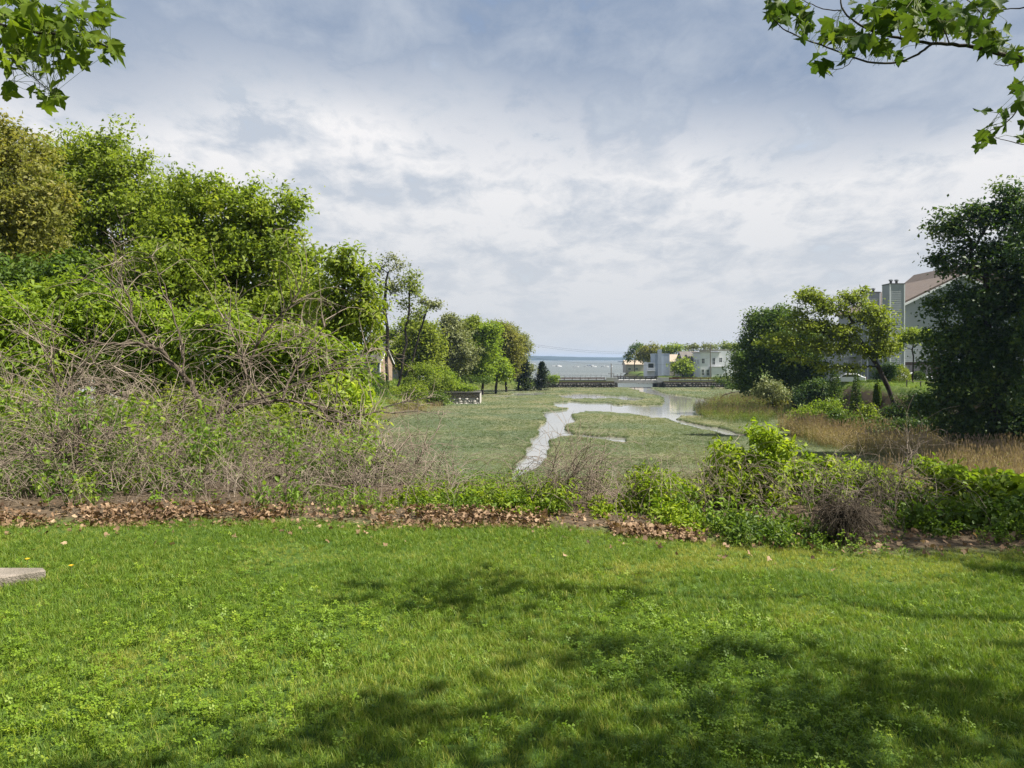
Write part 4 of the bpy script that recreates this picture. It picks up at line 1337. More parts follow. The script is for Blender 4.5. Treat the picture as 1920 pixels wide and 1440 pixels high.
dead_tree('dead tree at the left edge leaning over the brambles', 11.5,
          [([(230, 930), (200, 830), (150, 780), (125, 745), (100, 700), (85, 650)], 0.045, 0.012, 0.5),
           ([(150, 780), (110, 770), (60, 765), (0, 740)], 0.026, 0.008, -0.5),
           ([(125, 745), (140, 700), (175, 680), (215, 690)], 0.022, 0.006, 0.5),
           ([(200, 830), (260, 790), (330, 775), (390, 760)], 0.024, 0.006, 0.7)], 133, 120)
dead_tree('short forked dead stump branch beside the leaf litter', 9.3,
          [([(130, 960), (135, 900), (142, 850), (150, 800)], 0.022, 0.007, 0.2), ([(140, 860), (165, 830), (200, 815), (235, 805)], 0.014, 0.005, 0.3),
           ([(137, 890), (115, 850), (100, 820)], 0.012, 0.004, -0.2)], 134, 60, twl=(0.3, 0.8))
dead_tree('slanting dark dead branch low on the right of the thicket', 9.6,
          [([(625, 950), (650, 920), (672, 900), (700, 870), (740, 855)], 0.024, 0.007, 0.3), ([(672, 900), (720, 895), (770, 880), (790, 850)], 0.012, 0.004, 0.4)], 135, 60, twl=(0.3, 0.9), bark='bark_dark')
dead_tree('pale broken trunk lying in the thicket behind the brambles', 15.0,
          [([(265, 860), (262, 765), (240, 745), (215, 735), (180, 738), (120, 742)], 0.085, 0.05, 0.8), ([(215, 735), (190, 722), (150, 720)], 0.05, 0.03, 0.4)], 136, 60)
dead_tree('bare fallen branch lying on the marsh edge below the far shore', 60,
          [([(640, 802), (690, 775), (740, 758), (790, 748), (815, 745)], 0.11, 0.03, 12), ([(700, 772), (740, 775), (790, 770), (830, 778)], 0.06, 0.02, 8), ([(735, 760), (760, 752), (790, 760)], 0.05, 0.02, 4)],
          137, 60, twl=(1.0, 2.6), bark='bark_dark', rt=0.03, name='fallen_branch')
dead_tree('bare dark stems standing up in front of the reeds on the right', 7.9,
          [([(1662, 1030), (1672, 960), (1690, 900), (1712, 850), (1722, 838)], 0.010, 0.003, 0.2), ([(1690, 900), (1700, 870), (1702, 842)], 0.005, 0.002, 0.1), ([(1668, 1000), (1660, 930), (1640, 870)], 0.007, 0.003, -0.2),
           ([(1690, 905), (1715, 890), (1735, 870)], 0.005, 0.002, 0.2)], 138, 40, twl=(0.15, 0.45), bark='bark_dark', name='dead_shrub', sub=1.5, rt=0.003)
dead_tree('bare twiggy shoots rising from the straw bush', 8.0,
          [([(1000, 985), (1010, 930), (1030, 880), (1045, 858)], 0.008, 0.003, 0.2), ([(1000, 985), (1040, 930), (1075, 890), (1090, 880)], 0.007, 0.003, 0.2), ([(1005, 960), (985, 910), (960, 880)], 0.006, 0.002, 0.1)],
          139, 70, twl=(0.2, 0.6), name='dead_shrub', rt=0.0035)


# tangled brambles: nobody could count the canes
def bramble(name, label, regions, n, seed, L=(0.9, 2.2), droop=0.55, r0=0.006, mat='twig_pale', sub=1.6, zup=0.9):
    rng = np.random.default_rng(seed)
    S0 = []
    for (px0, px1, y0, y1, w) in regions:
        m = int(n * w)
        Y = rng.uniform(y0, y1, m)
        X = (rng.uniform(px0, px1, m) - CX) / FPX * Y
        S0.append(np.stack([X, Y, height(X, Y) + rng.uniform(0, 0.25, m)], -1))
    S0 = np.concatenate(S0)
    m = len(S0)
    D = rng.normal(0, 0.55, (m, 3)) + np.array([0, 0, zup])
    e1, nd, dr = arch_twigs(rng, S0, D, rng.uniform(*L, m), 8, droop, 0.17, r0)
    k = rng.integers(0, len(nd), int(m * sub))
    e2, _, _ = arch_twigs(rng, nd[k], dr[k] + rng.normal(0, 0.8, (len(k), 3)), rng.uniform(0.15, 0.6, len(k)), 4, 0.35, 0.2, r0 * 0.55)
    A = [np.concatenate(x) for x in zip(e1, e2)]
    V, F = edges_np(A[0], A[1], A[2], A[3], 3)
    return tag(link(name, mesh_np(name, V, [F]), MATS[mat]), label, 'brambles', kind='stuff')


bramble('dead_brambles', 'tangle of pale dead bramble canes filling the thicket on the left',
        [(-80, 700, 10.0, 12.5, 0.6), (-80, 420, 12, 14, 0.2), (-60, 330, 9.2, 11, 0.2)], 1050, 141, L=(0.6, 2.2))
bramble('low_brambles', 'low dead brown stalks along the back of the leaf litter', [(-60, 860, 8.1, 10.0, 0.85), (1040, 1130, 8.2, 8.8, 0.15)], 900, 142, L=(0.3, 1.0), r0=0.004)
bramble('edge_straw', 'straw coloured dead stalks between the shrubs on the right', [(1150, 1500, 7.6, 8.8, 0.5), (1500, 1760, 7.2, 8.4, 0.5)], 300, 143, L=(0.3, 0.8), r0=0.003, mat='twig_pale')

# the dead mound: drooping strands over a hump
rng = np.random.default_rng(151)
mb = np.array([P(1585, 1030, 6.75)[0], 6.75, 0.0])
mb[2] = Hz(mb[0], mb[1]) - 0.02
root = thing('dead_vine_mound', 'grey brown haystack shaped mound of dead vines among the right shrubs', 'dead vines', mb)
n = 900
a = rng.uniform(0, 2 * PI, n)
S0 = np.stack([rng.normal(0, 0.05, n), rng.normal(0, 0.05, n), rng.uniform(0.18, 0.32, n)], -1)
D = np.stack([np.cos(a), np.sin(a), rng.uniform(-0.1, 0.7, n)], -1)
e1, nd, dr = arch_twigs(rng, S0, D, rng.uniform(0.15, 0.46, n), 8, 0.8, 0.38, 0.0020)
e1[1][:, 2] = np.maximum(e1[1][:, 2], 0.0)
V, F = edges_np(*e1, 3)
tag(link('strands', mesh_np('strands', V, [F]), MATS['bark'], root), kind='stuff')
V, F = edges_np([(0, 0, 0), (0.1, 0.05, 0), (-0.12, 0, 0)], [(0, 0, 0.26), (0.03, 0.02, 0.24), (-0.03, 0, 0.24)], [0.012] * 3, [0.006] * 3, 6)
link('stem', mesh_np('stem', V, [F]), MATS['bark_dark'], root)


# weeds and leaf litter along the lawn edge
def dead_leaf_mesh(rng):
    V, F = [], []
    m = 9
    ang = np.linspace(-2.4, 2.4, m)
    rr = np.array([0.55, 0.8, 0.6, 1.0, 1.15, 1.0, 0.6, 0.8, 0.55]) * rng.uniform(0.85, 1.15, m)
    c1, c2 = rng.normal(0, 6, 2)
    V.append((0, 0, 0))
    for k in range(m):
        x, y = 0.045 * rr[k] * math.cos(ang[k]), 0.045 * rr[k] * math.sin(ang[k])
        V.append((x, y, c1 * x * x + c2 * y * y + rng.normal(0, 0.004)))
    F = [(0, k, k + 1) for k in range(1, m)]
    return mesh_np('dead_leaf', np.array(V), [np.array(F)], tint=np.full(m + 1, rng.uniform(0.35, 0.65)))


rng = np.random.default_rng(161)
x1 = rng.uniform(-7.0, 0.35, 9000)
d1 = rng.beta(1.2, 2.2, 9000) * 0.92 - 0.10
gap = fbm(x1 * 1.6, d1 * 1.6, 163)
k = rng.uniform(0, 1, 9000) < 0.12 + 0.88 * sstep(0.36, 0.52, gap)
x1, d1 = x1[k], d1[k]
x2 = rng.uniform(0.9, 1.7, 700)
d2 = rng.uniform(0.0, 0.42, 700)
x3 = np.concatenate([rng.uniform(0.3, 5.0, 580), rng.uniform(-5.5, 2.5, 120)])
d3 = np.concatenate([rng.uniform(0.0, 0.9, 580), -np.abs(rng.normal(0, 0.35, 120))])
lx, ld = np.concatenate([x1, x2, x3]), np.concatenate([d1, d2, d3])
ly = lawn_edge(lx) + ld
n = len(lx)
lz = height(lx, ly) + np.concatenate([0.11 * np.sin(np.clip(d1, 0, 0.9) / 0.9 * PI) * rng.uniform(0, 1, len(d1)), 0.04 * rng.uniform(0, 1, 1400)])
pr = proto_collection('fallen_leaf', [dead_leaf_mesh(rng) for _ in range(8)], 'dead_leaf')
scatter('leaf_litter', np.stack([lx, ly, lz + 0.012], -1), np.stack([rng.normal(0, 0.6, n), rng.normal(0, 0.6, n), rng.uniform(0, 6.28, n)], -1), rng.uniform(0.3, 0.8, n),
        np.clip(rng.normal(0.45, 0.25, n), 0, 1), pr, 8, rng, 'strip of dry brown fallen leaves along the lawn edge', 'leaf litter')


def weed_mesh(rng, n, h, ls):
    C = np.stack([rng.normal(0, 0.05, n), rng.normal(0, 0.05, n), rng.uniform(0.1, 1, n) * h], -1)
    N = rng.normal(0, 0.5, (n, 3)) + np.array([0, 0, 1.0])
    A = C * np.array([1, 1, 0]) * 10 + rng.normal(0, 0.6, (n, 3))
    L = ls * rng.uniform(0.6, 1.3, n)
    V, F, q = leaves_np(C, A, N, L, L * 0.6, oval=True)
    E0 = np.stack([rng.normal(0, 0.01, 5), rng.normal(0, 0.01, 5), np.full(5, -0.02)], -1)
    E1 = C[np.argsort(-C[:, 2])[:5]]
    V2, F2 = edges_np(E0, E1, np.full(5, 0.003), np.full(5, 0.0015), 3)
    return mesh_np('weed', np.concatenate([V, V2]), [F, F2 + len(V)], tint=np.concatenate([np.repeat(rng.uniform(0.3, 0.7, n), q), np.full(len(V2), 0.3)]))


wx = np.concatenate([rng.uniform(-7.5, 0.6, 1500), rng.uniform(0.2, 5.5, 420), rng.uniform(1.8, 5.5, 600)])
wd = np.concatenate([0.42 + np.abs(rng.normal(0, 1.6, 1500)), rng.uniform(0.5, 3.0, 420), rng.uniform(-0.05, 0.7, 600)])
ws = np.concatenate([rng.uniform(0.6, 1.5, 1500), rng.uniform(0.5, 1.1, 420), rng.uniform(0.25, 0.6, 600)])
ws = ws * np.where((wx > -2.2) & (wx < 1.0), 0.55, 1.0)
wk = rng.uniform(0, 1, len(wx)) < sstep(0.40, 0.60, fbm(wx * 1.1, wd * 1.1 + 7, 167))
wx, wd, ws = wx[wk], wd[wk], ws[wk] * rng.uniform(0.6, 1.1, wk.sum())
wy = lawn_edge(wx) + wd
n = len(wx)
pr = proto_collection('weed_plant', [weed_mesh(rng, 16, 0.30, 0.055) for _ in range(6)], 'weed_leaf')
scatter('edge_weeds', np.stack([wx, wy, height(wx, wy)], -1), np.stack([rng.normal(0, 0.2, n), rng.normal(0, 0.2, n), rng.uniform(0, 6.28, n)], -1), ws,
        np.clip(0.45 + rng.normal(0, 0.2, n), 0, 1), pr, 6, rng, 'small leafy weeds sprouting behind and through the leaf litter', 'weeds')

tx = np.concatenate([rng.uniform(-8.6, -1.6, 620), rng.uniform(-9.5, -3.5, 330)])
ty = np.concatenate([rng.uniform(8.9, 12.0, 620), rng.uniform(11, 14, 330)])
tk = (rng.uniform(0, 1, len(tx)) < 0.1 + 0.9 * sstep(0.42, 0.58, fbm(tx * 0.8, ty * 0.8, 171))) & (tx < -0.17 * ty) & (tx > -0.75 * ty - 0.5)
tx, ty = tx[tk], ty[tk]
n = len(tx)
tz = height(tx, ty) + rng.uniform(0, 1, n) ** 1.4 * np.interp(tx, [-9, -5, -2], [1.0, 0.9, 0.45])
pr = proto_collection('thicket_sprig', [weed_mesh(rng, 22, 0.34, 0.060) for _ in range(6)], 'weed_leaf')
scatter('thicket_greens', np.stack([tx, ty, tz], -1), np.stack([rng.normal(0, 0.35, n), rng.normal(0, 0.35, n), rng.uniform(0, 6.28, n)], -1), rng.uniform(0.7, 1.4, n),
        np.clip(0.42 + rng.normal(0, 0.2, n), 0, 1), pr, 6, rng, 'green sprigs and vines growing up through the dead brambles', 'vines')


# ------------------------------------------------------------------ buildings and works
plain_mat('concrete', (0.26, 0.22, 0.18), (0.15, 0.13, 0.10), 9.0, 0.9, 0.6, 70)
plain_mat('pale_concrete', (0.36, 0.355, 0.34), (0.28, 0.275, 0.265), 1.2, 0.85, 0.2, 10)
plain_mat('asphalt', (0.055, 0.055, 0.055), (0.075, 0.073, 0.07), 2.0, 0.9)
plain_mat('white_trim', (0.74, 0.75, 0.75), (0.66, 0.67, 0.68), 2.0, 0.6)
plain_mat('siding_grey', (0.30, 0.32, 0.335), (0.26, 0.28, 0.295), 0.8, 0.7)
plain_mat('siding_blue', (0.37, 0.42, 0.48), (0.33, 0.38, 0.44), 0.6, 0.7)
plain_mat('siding_dark', (0.12, 0.12, 0.13), (0.095, 0.095, 0.10), 0.8, 0.8)
plain_mat('siding_white', (0.66, 0.67, 0.68), (0.58, 0.59, 0.61), 0.6, 0.7)
plain_mat('siding_tan', (0.42, 0.38, 0.33), (0.36, 0.325, 0.28), 0.6, 0.8)
plain_mat('siding_slate', (0.10, 0.115, 0.14), (0.085, 0.095, 0.115), 0.8, 0.75)
plain_mat('roof_brown', (0.145, 0.112, 0.092), (0.105, 0.08, 0.066), 1.5, 0.9, 0.3, 6)
plain_mat('roof_grey', (0.16, 0.14, 0.125), (0.11, 0.10, 0.09), 1.5, 0.9, 0.3, 6)
plain_mat('roof_tan', (0.38, 0.31, 0.24), (0.31, 0.25, 0.19), 1.5, 0.9)
plain_mat('brick', (0.29, 0.215, 0.155), (0.24, 0.17, 0.12), 3.0, 0.85, 0.2, 12)
plain_mat('brick_dark', (0.045, 0.033, 0.027), (0.032, 0.024, 0.02), 2.0, 0.9)
plain_mat('window_glass', (0.03, 0.036, 0.042), (0.045, 0.05, 0.056), 1.0, 0.08, spec=0.8)
plain_mat('dark_metal', (0.05, 0.05, 0.05), (0.08, 0.075, 0.07), 4.0, 0.5, metal=0.6)
plain_mat('galvanised', (0.38, 0.39, 0.40), (0.30, 0.31, 0.32), 4.0, 0.45, metal=0.7)
plain_mat('rust', (0.20, 0.085, 0.045), (0.13, 0.06, 0.035), 3.0, 0.9)
plain_mat('timber_grey', (0.17, 0.15, 0.13), (0.11, 0.095, 0.08), 3.0, 0.9, 0.3, 12)
plain_mat('stone', (0.30, 0.255, 0.21), (0.19, 0.16, 0.135), 1.6, 0.9, 0.4, 8)
plain_mat('stone_dark', (0.085, 0.08, 0.072), (0.05, 0.047, 0.042), 1.2, 0.9, 0.4, 6)
plain_mat('stone_pale', (0.46, 0.43, 0.39), (0.36, 0.335, 0.30), 2.0, 0.9, 0.3, 8)
plain_mat('gelcoat', (0.78, 0.78, 0.77), (0.70, 0.70, 0.70), 1.0, 0.25)
plain_mat('canvas_blue', (0.04, 0.07, 0.16), (0.05, 0.08, 0.18), 1.0, 0.8)
plain_mat('car_white', (0.72, 0.73, 0.74), (0.70, 0.71, 0.72), 1.0, 0.18, spec=0.6)
plain_mat('rubber', (0.018, 0.018, 0.018), (0.025, 0.025, 0.025), 5.0, 0.85)
plain_mat('alloy', (0.45, 0.45, 0.46), (0.38, 0.38, 0.39), 5.0, 0.35, metal=0.8)
plain_mat('lamp_red', (0.35, 0.02, 0.02), (0.30, 0.02, 0.02), 5.0, 0.25)
plain_mat('earth_bank', (0.13, 0.088, 0.058), (0.085, 0.058, 0.04), 0.8, 0.95, 0.6, 3)


def window(parent, face, c, z0, w, h, off=0.0, mat='white_trim', mullion=True):
    """a framed window on a wall; face 'y-' looks at the camera, 'x-' looks left; c is the coordinate along the wall"""
    t_ = 0.09

    def bx(mb, a0, a1, d0, d1, b0, b1):
        if face == 'y-':
            mb.box(a0, a1, off - d1, off - d0, b0, b1)
        elif face == 'x-':
            mb.box(off - d1, off - d0, a0, a1, b0, b1)
        else:
            mb.box(off + d0, off + d1, a0, a1, b0, b1)
    f = MB()
    for (a0, a1, b0, b1) in ((c - w / 2 - t_, c - w / 2, z0 - t_, z0 + h + t_), (c + w / 2, c + w / 2 + t_, z0 - t_, z0 + h + t_), (c - w / 2, c + w / 2, z0 + h, z0 + h + t_), (c - w / 2, c + w / 2, z0 - t_, z0)):
        bx(f, a0, a1, -0.05, 0.06, b0, b1)
    if mullion:
        bx(f, c - 0.03, c + 0.03, -0.05, 0.045, z0, z0 + h)
        bx(f, c - w / 2, c - 0.03, -0.05, 0.04, z0 + h / 2 - 0.03, z0 + h / 2 + 0.03)
        bx(f, c + 0.03, c + w / 2, -0.05, 0.04, z0 + h / 2 - 0.03, z0 + h / 2 + 0.03)
    wo_ = f.build('window', MATS[mat], parent)
    g = MB()
    bx(g, c - w / 2 + 0.002, c + w / 2 - 0.002, -0.06, 0.02, z0 + 0.002, z0 + h - 0.002)
    g.build('pane', MATS['window_glass'], wo_)


def clapboards(mb, face, a0, a1, z0, z1, off, pitch=0.22, top=None):
    """lapped boards; top(a) limits the height under a gable"""
    z = z0
    while z < z1 - 0.02:
        h = min(pitch, z1 - z)
        b0, b1 = a0, a1
        if top is not None:
            b0, b1 = top(z + h)
            if b1 - b0 < 0.2:
                break
        if face == 'y-':
            mb.add([(b0, off - 0.035, z), (b1, off - 0.035, z), (b1, off - 0.008, z + h), (b0, off - 0.008, z + h), (b0, off, z), (b1, off, z)], [(0, 1, 2, 3), (0, 4, 5, 1)])
        else:
            mb.add([(off - 0.035, b1, z), (off - 0.035, b0, z), (off - 0.008, b0, z + h), (off - 0.008, b1, z + h), (off, b1, z), (off, b0, z)], [(0, 1, 2, 3), (0, 4, 5, 1)])
        z += h


# --- condominium on the right bank
X0, X1, Y0, Y1 = 54.8, 74.0, 110.2, 129.0
zb, ze, zr = -2.2, 8.9, 13.6
xm = (X0 + X1) / 2
condo = thing('condominium', 'large grey clapboard condominium with brown roof and twin chimney stacks', 'building', (X0, Y0, zb))
inv = lambda o: setattr(o, 'matrix_parent_inverse', Matrix.Translation((-X0, -Y0, -zb)))


def part(mbd, name, mat, parent=condo, **kw):
    o = mbd.build(name, MATS[mat], parent, **kw)
    if parent is condo:
        inv(o)
    return o


w_ = MB()
w_.prism([(X0, zb), (X1, zb), (X1, ze), (xm, zr), (X0, ze)], 1, Y0, Y1)
wall_o = part(w_, 'wall', 'siding_grey')
w_ = MB()
slope_ = (zr - ze) / (xm - X0)
clapboards(w_, 'y-', X0, X1, 1.2, zr, Y0, 0.26, lambda z: (X0 + max(0, (z - ze) / slope_), X1 - max(0, (z - ze) / slope_)))
clapboards(w_, 'x-', Y0, Y1, 1.2, ze, X0, 0.26)
rw = MB()
rw.box(X0 + 0.6, X1, Y1 + 0.01, 152, zb, 6.6)
part(rw, 'rear_wing', 'siding_grey')
rw = MB()
rw.box(X0 + 0.2, X1 + 0.4, Y1 + 0.55, 152.5, 6.61, 6.9)
part(rw, 'rear_wing_roof', 'roof_brown')
tag(part(w_, 'clapboards', 'siding_grey'), kind='stuff')
for sx in (-1, 1):
    r_ = MB()
    ex = X0 - 0.5 if sx < 0 else X1 + 0.5
    ez = ze - 0.5 * slope_
    r_.prism([(ex, ez + 0.05), (xm, zr + 0.05), (xm, zr + 0.35), (ex, ez + 0.35)], 1, Y0 - 0.5, Y1 + 0.5)
    part(r_, 'roof', 'roof_brown')
    r_ = MB()
    r_.prism([(ex, ez - 0.28), (xm, zr - 0.28), (xm, zr + 0.04), (ex, ez + 0.04)], 1, Y0 - 0.62, Y0 - 0.42)
    part(r_, 'rake_board', 'white_trim')
r_ = MB()                                             # higher cross roof behind
r_.prism([(60.5, ze + 1.2), (80.0, ze + 1.2), (73.0, zr + 2.0), (67.0, zr + 2.0)], 1, Y0 + 5, Y0 + 18)
part(r_, 'cross_roof', 'roof_brown')
for (cx0, cx1, cy0, cy1, ct) in ((53.3, 55.3, 108.4, 110.6, 12.15), (53.3, 55.1, 115.2, 117.2, 11.55)):
    m_ = MB()
    m_.box(cx0, cx1, cy0, cy1, zb, ct)
    ch = part(m_, 'chimney', 'siding_grey')
    m_ = MB()
    clapboards(m_, 'y-', cx0, cx1, zb, ct - 0.1, cy0, 0.26)
    clapboards(m_, 'x-', cy0, cy1, zb, ct - 0.1, cx0, 0.26)
    tag(part(m_, 'clapboards', 'siding_grey', ch), kind='stuff')
    m_ = MB()
    for (ax, ay) in ((cx0, cy0), (cx1, cy0), (cx0, cy1)):
        m_.box(ax - 0.07, ax + 0.07, ay - 0.07, ay + 0.07, zb, ct - 0.01)
    tag(part(m_, 'corner_boards', 'white_trim', ch), kind='stuff')
    m_ = MB()
    m_.box(cx0 - 0.1, cx1 + 0.1, cy0 - 0.1, cy1 + 0.1, ct, ct + 0.12)
    part(m_, 'cap', 'siding_dark', ch)
    for fx in (0.32, 0.72):
        m_ = MB()
        cxx = cx0 + (cx1 - cx0) * fx
        cyy = (cy0 + cy1) / 2
        m_.tube([(cxx, cyy, ct + 0.1), (cxx, cyy, ct + 0.5)], 0.17, 10)
        fl = part(m_, 'flue', 'dark_metal', ch)
        m_ = MB()
        m_.tube([(cxx, cyy, ct + 0.52), (cxx, cyy, ct + 0.62), (cxx, cyy, ct + 0.74)], [0.25, 0.30, 0.28], 10)
        part(m_, 'flue_cap', 'galvanised', ch)
m_ = MB()
m_.box(X0 - 0.1, X0 + 0.1, Y0 - 0.1, Y0 + 0.1, zb, ze)
part(m_, 'corner_board', 'white_trim')
m_ = MB()
m_.box(X0 + 0.12, X1 - 0.2, Y0 - 0.05, Y0 + 0.4, zb, 1.15)
part(m_, 'brick_base', 'brick_dark')
m_ = MB()
m_.box(X0 + 1.0, X0 + 5.2, Y0 - 0.09, Y0 + 0.2, zb, 0.7)
part(m_, 'garage_door', 'siding_dark')
for fl_ in range(3):                                  # the long side with balconies
    for yy in (120.5, 126, 133, 140, 147):
        window(condo, 'x-', yy, -0.4 + fl_ * (3.0 if yy < 129 else 2.3), 1.5, 1.6, X0 - 0.03 if yy < 129 else X0 + 0.6)
for o in condo.children:
    if o.name.startswith('window'):
        inv(o)
for fl_ in range(3):
    zf = -0.9 + fl_ * 3.0
    b_ = MB()
    b_.box(X0 - 1.7, X0 - 0.04, 121.8, 125.0, zf - 0.2, zf)
    bal = part(b_, 'balcony', 'white_trim')
    b_ = MB()
    b_.box(X0 - 1.72, X0 - 1.62, 121.75, 125.05, zf + 0.95, zf + 1.05)
    b_.box(X0 - 1.61, X0 - 0.05, 121.72, 121.80, zf + 0.95, zf + 1.05)
    for q in range(14):
        yy = 121.85 + q * 0.24
        b_.box(X0 - 1.70, X0 - 1.65, yy - 0.025, yy + 0.025, zf + 0.002, zf + 0.949)
    for q in range(7):
        xx = X0 - 1.6 + q * 0.22
        b_.box(xx - 0.02, xx + 0.02, 121.74, 121.79, zf + 0.002, zf + 0.949)
    part(b_, 'railing', 'white_trim', bal)


# --- house helper
def house(name, label, loc, rz, w, d, h, roof, wall_mat, roof_mat, wins=(), ridge=2.2, trim='white_trim', group=None, extra=None, oh=0.35):
    """local frame: x along the front, front face at y=0 looking -y; roof 'x' ridge along x, 'y' ridge along y, 'flat'"""
    root = thing(name, label, 'house', loc, rz, group)
    m = MB()
    if roof == 'y':
        m.prism([(0, -0.6), (w, -0.6), (w, h), (w / 2, h + ridge), (0, h)], 1, 0, d)
    elif roof == 'x':
        m.prism([(0, -0.6), (d, -0.6), (d, h), (d / 2, h + ridge), (0, h)], 0, 0, w)
    else:
        m.box(0, w, 0, d, -0.6, h)
    m.build('wall', MATS[wall_mat], root)
    if roof == 'flat':
        m = MB()
        m.box(-oh, w + oh, -oh, d + oh, h + 0.01, h + 0.28)
        m.build('roof', MATS[roof_mat], root)
    else:
        ax = 1 if roof == 'y' else 0
        span, ln = (w, d) if roof == 'y' else (d, w)
        s = ridge / (span / 2)
        for sg in (0, 1):
            m = MB()
            e = -oh if sg == 0 else span + oh
            m.prism([(e, h - oh * s + 0.03), (span / 2, h + ridge + 0.03), (span / 2, h + ridge + 0.22), (e, h - oh * s + 0.22)], ax, -oh, ln + oh)
            ro = m.build('roof', MATS[roof_mat], root)
            m = MB()
            m.prism([(e, h - oh * s - 0.18), (span / 2, h + ridge - 0.18), (span / 2, h + ridge + 0.02), (e, h - oh * s + 0.02)], ax, -oh - 0.05 if ax == 1 else ln + oh - 0.1, -oh + 0.1 if ax == 1 else ln + oh + 0.05)
            m.build('rake_board', MATS[trim], ro)
    for wn_ in wins:
        face, c, z0, ww, hh = wn_
        window(root, face, c, z0, ww, hh, {'y-': 0.0, 'x-': 0.0, 'x+': w}[face], trim)
    return root


GH = 'houses beyond the bridge'


def at_px(px, Y):
    return ((px - CX) / FPX * Y)


# pale house nearest the pole
x_ = at_px(1313, 262)
hw = house('house', 'white two storey flat roofed house behind the tall utility pole', (x_, 262, -4.5), 0, 6.5, 11, 8.2, 'flat', 'siding_white', 'pale_concrete',
           [('y-', 1.0, 4.6, 0.9, 1.6), ('y-', 4.6, 4.2, 0.9, 2.2), ('y-', 0.9, 0.6, 0.8, 1.9), ('y-', 2.6, 0.5, 0.9, 2.0), ('y-', 4.4, 0.4, 1.0, 2.2), ('x-', 3, 4.4, 1.0, 1.5), ('x-', 7, 4.4, 1.0, 1.5)], group=GH)
m = MB(); m.box(3.4, 8.6, -2.2, -0.01, -0.6, 3.3); an = m.build('porch', MATS['siding_white'], hw)
m = MB(); m.box(3.2, 8.8, -2.4, 0.1, 3.31, 3.5); m.build('porch_roof', MATS['pale_concrete'], an)
m = MB(); m.box(6.55, 12, 2, 12, -0.6, 8.9); m.build('side_wing', MATS['siding_white'], hw)
window(hw, 'y-', 7.5, 5.0, 1.0, 1.5, 2.0)
x_ = at_px(1280, 272)
hg = house('house', 'dark grey shingled house with a brown gable between the white and blue grey ones', (x_, 272, -4.5), 0, 6.3, 9, 6.0, 'x', 'siding_dark', 'roof_grey', [('y-', 1.6, 3.4, 1.0, 1.2)], ridge=2.6, trim='timber_grey', group=GH)
m = MB(); m.prism([(0.1, 5.0), (2.6, 5.0), (1.35, 7.6)], 1, -0.4, 3.0); m.build('front_gable', MATS['roof_grey'], hg)
m = MB(); m.box(-0.9, 0.0, 0.5, 8, -0.6, 6.2); m.build('light_side_wall', MATS['siding_tan'], hg)
x_ = at_px(1228, 282)
hb = house('house', 'blue grey house with a tall square tower and white balcony by the water', (x_, 282, -4.7), 0, 5.4, 9, 8.0, 'flat', 'siding_blue', 'siding_blue', [('y-', 2.0, 6.0, 0.8, 0.9), ('x-', 3, 4.6, 1.2, 1.3)], group=GH, oh=0.05)
m = MB(); m.box(0.9, 2.3, -1.0, -0.01, -0.6, 9.8); m.build('tower', MATS['siding_blue'], hb)
m = MB(); m.box(5.41, 9.6, 1.0, 9, -0.6, 5.3); bw = m.build('side_wing', MATS['siding_tan'], hb)
m = MB(); m.prism([(0.9, 5.31), (9.2, 5.31), (9.2, 5.6), (5.0, 8.0), (4.6, 8.0)], 0, 5.45, 9.9); m.build('wing_roof', MATS['roof_tan'], bw)
m = MB(); m.box(-2.8, -0.01, 0.2, 8, -0.6, 5.0); wg = m.build('balcony_wing', MATS['siding_white'], hb)
m = MB(); m.box(-3.2, -0.1, -1.4, 0.18, 1.9, 2.1); ba = m.build('balcony', MATS['white_trim'], hb)
m = MB()
m.box(-3.2, -0.1, -1.42, -1.34, 2.95, 3.05)
for q in range(10):
    m.box(-3.15 + q * 0.33, -3.10 + q * 0.33, -1.4, -1.36, 2.1, 2.95)
m.build('railing', MATS['white_trim'], ba)
m = MB(); m.box(-2.4, -0.5, 0.1, 0.19, 3.0, 4.6); m.build('glazing', MATS['window_glass'], hb)
m = MB(); m.box(-0.4, 10.0, -3.4, -1.2, -2.6, 0.2); m.build('sea_wall', MATS['stone_dark'], hb)
x_ = at_px(1173, 385)
house('house', 'low tan house farthest out along the waterfront', (x_, 385, -4.8), 0, 9.0, 10, 3.6, 'x', 'siding_tan', 'roof_tan', [('y-', 2.0, 0.8, 1.2, 1.2), ('y-', 5.5, 0.8, 1.2, 1.2)], ridge=2.0, group=GH)
house('apartment_block', 'long tan flat roofed apartment block behind the far houses', (at_px(1285, 318), 318, -4.6), 0, 24, 12, 8.6, 'flat', 'siding_tan', 'roof_tan',
      [('y-', 2 + 3 * q, 5.6, 1.4, 1.4) for q in range(7)], group=GH)
m_o = house('apartment_block', 'taller tan block showing above the white house', (at_px(1325, 300), 300, -4.6), 0, 12, 12, 9.6, 'flat', 'siding_tan', 'siding_tan',
            [('y-', 2 + 3 * q, 6.4, 1.2, 1.4) for q in range(3)], group=GH)

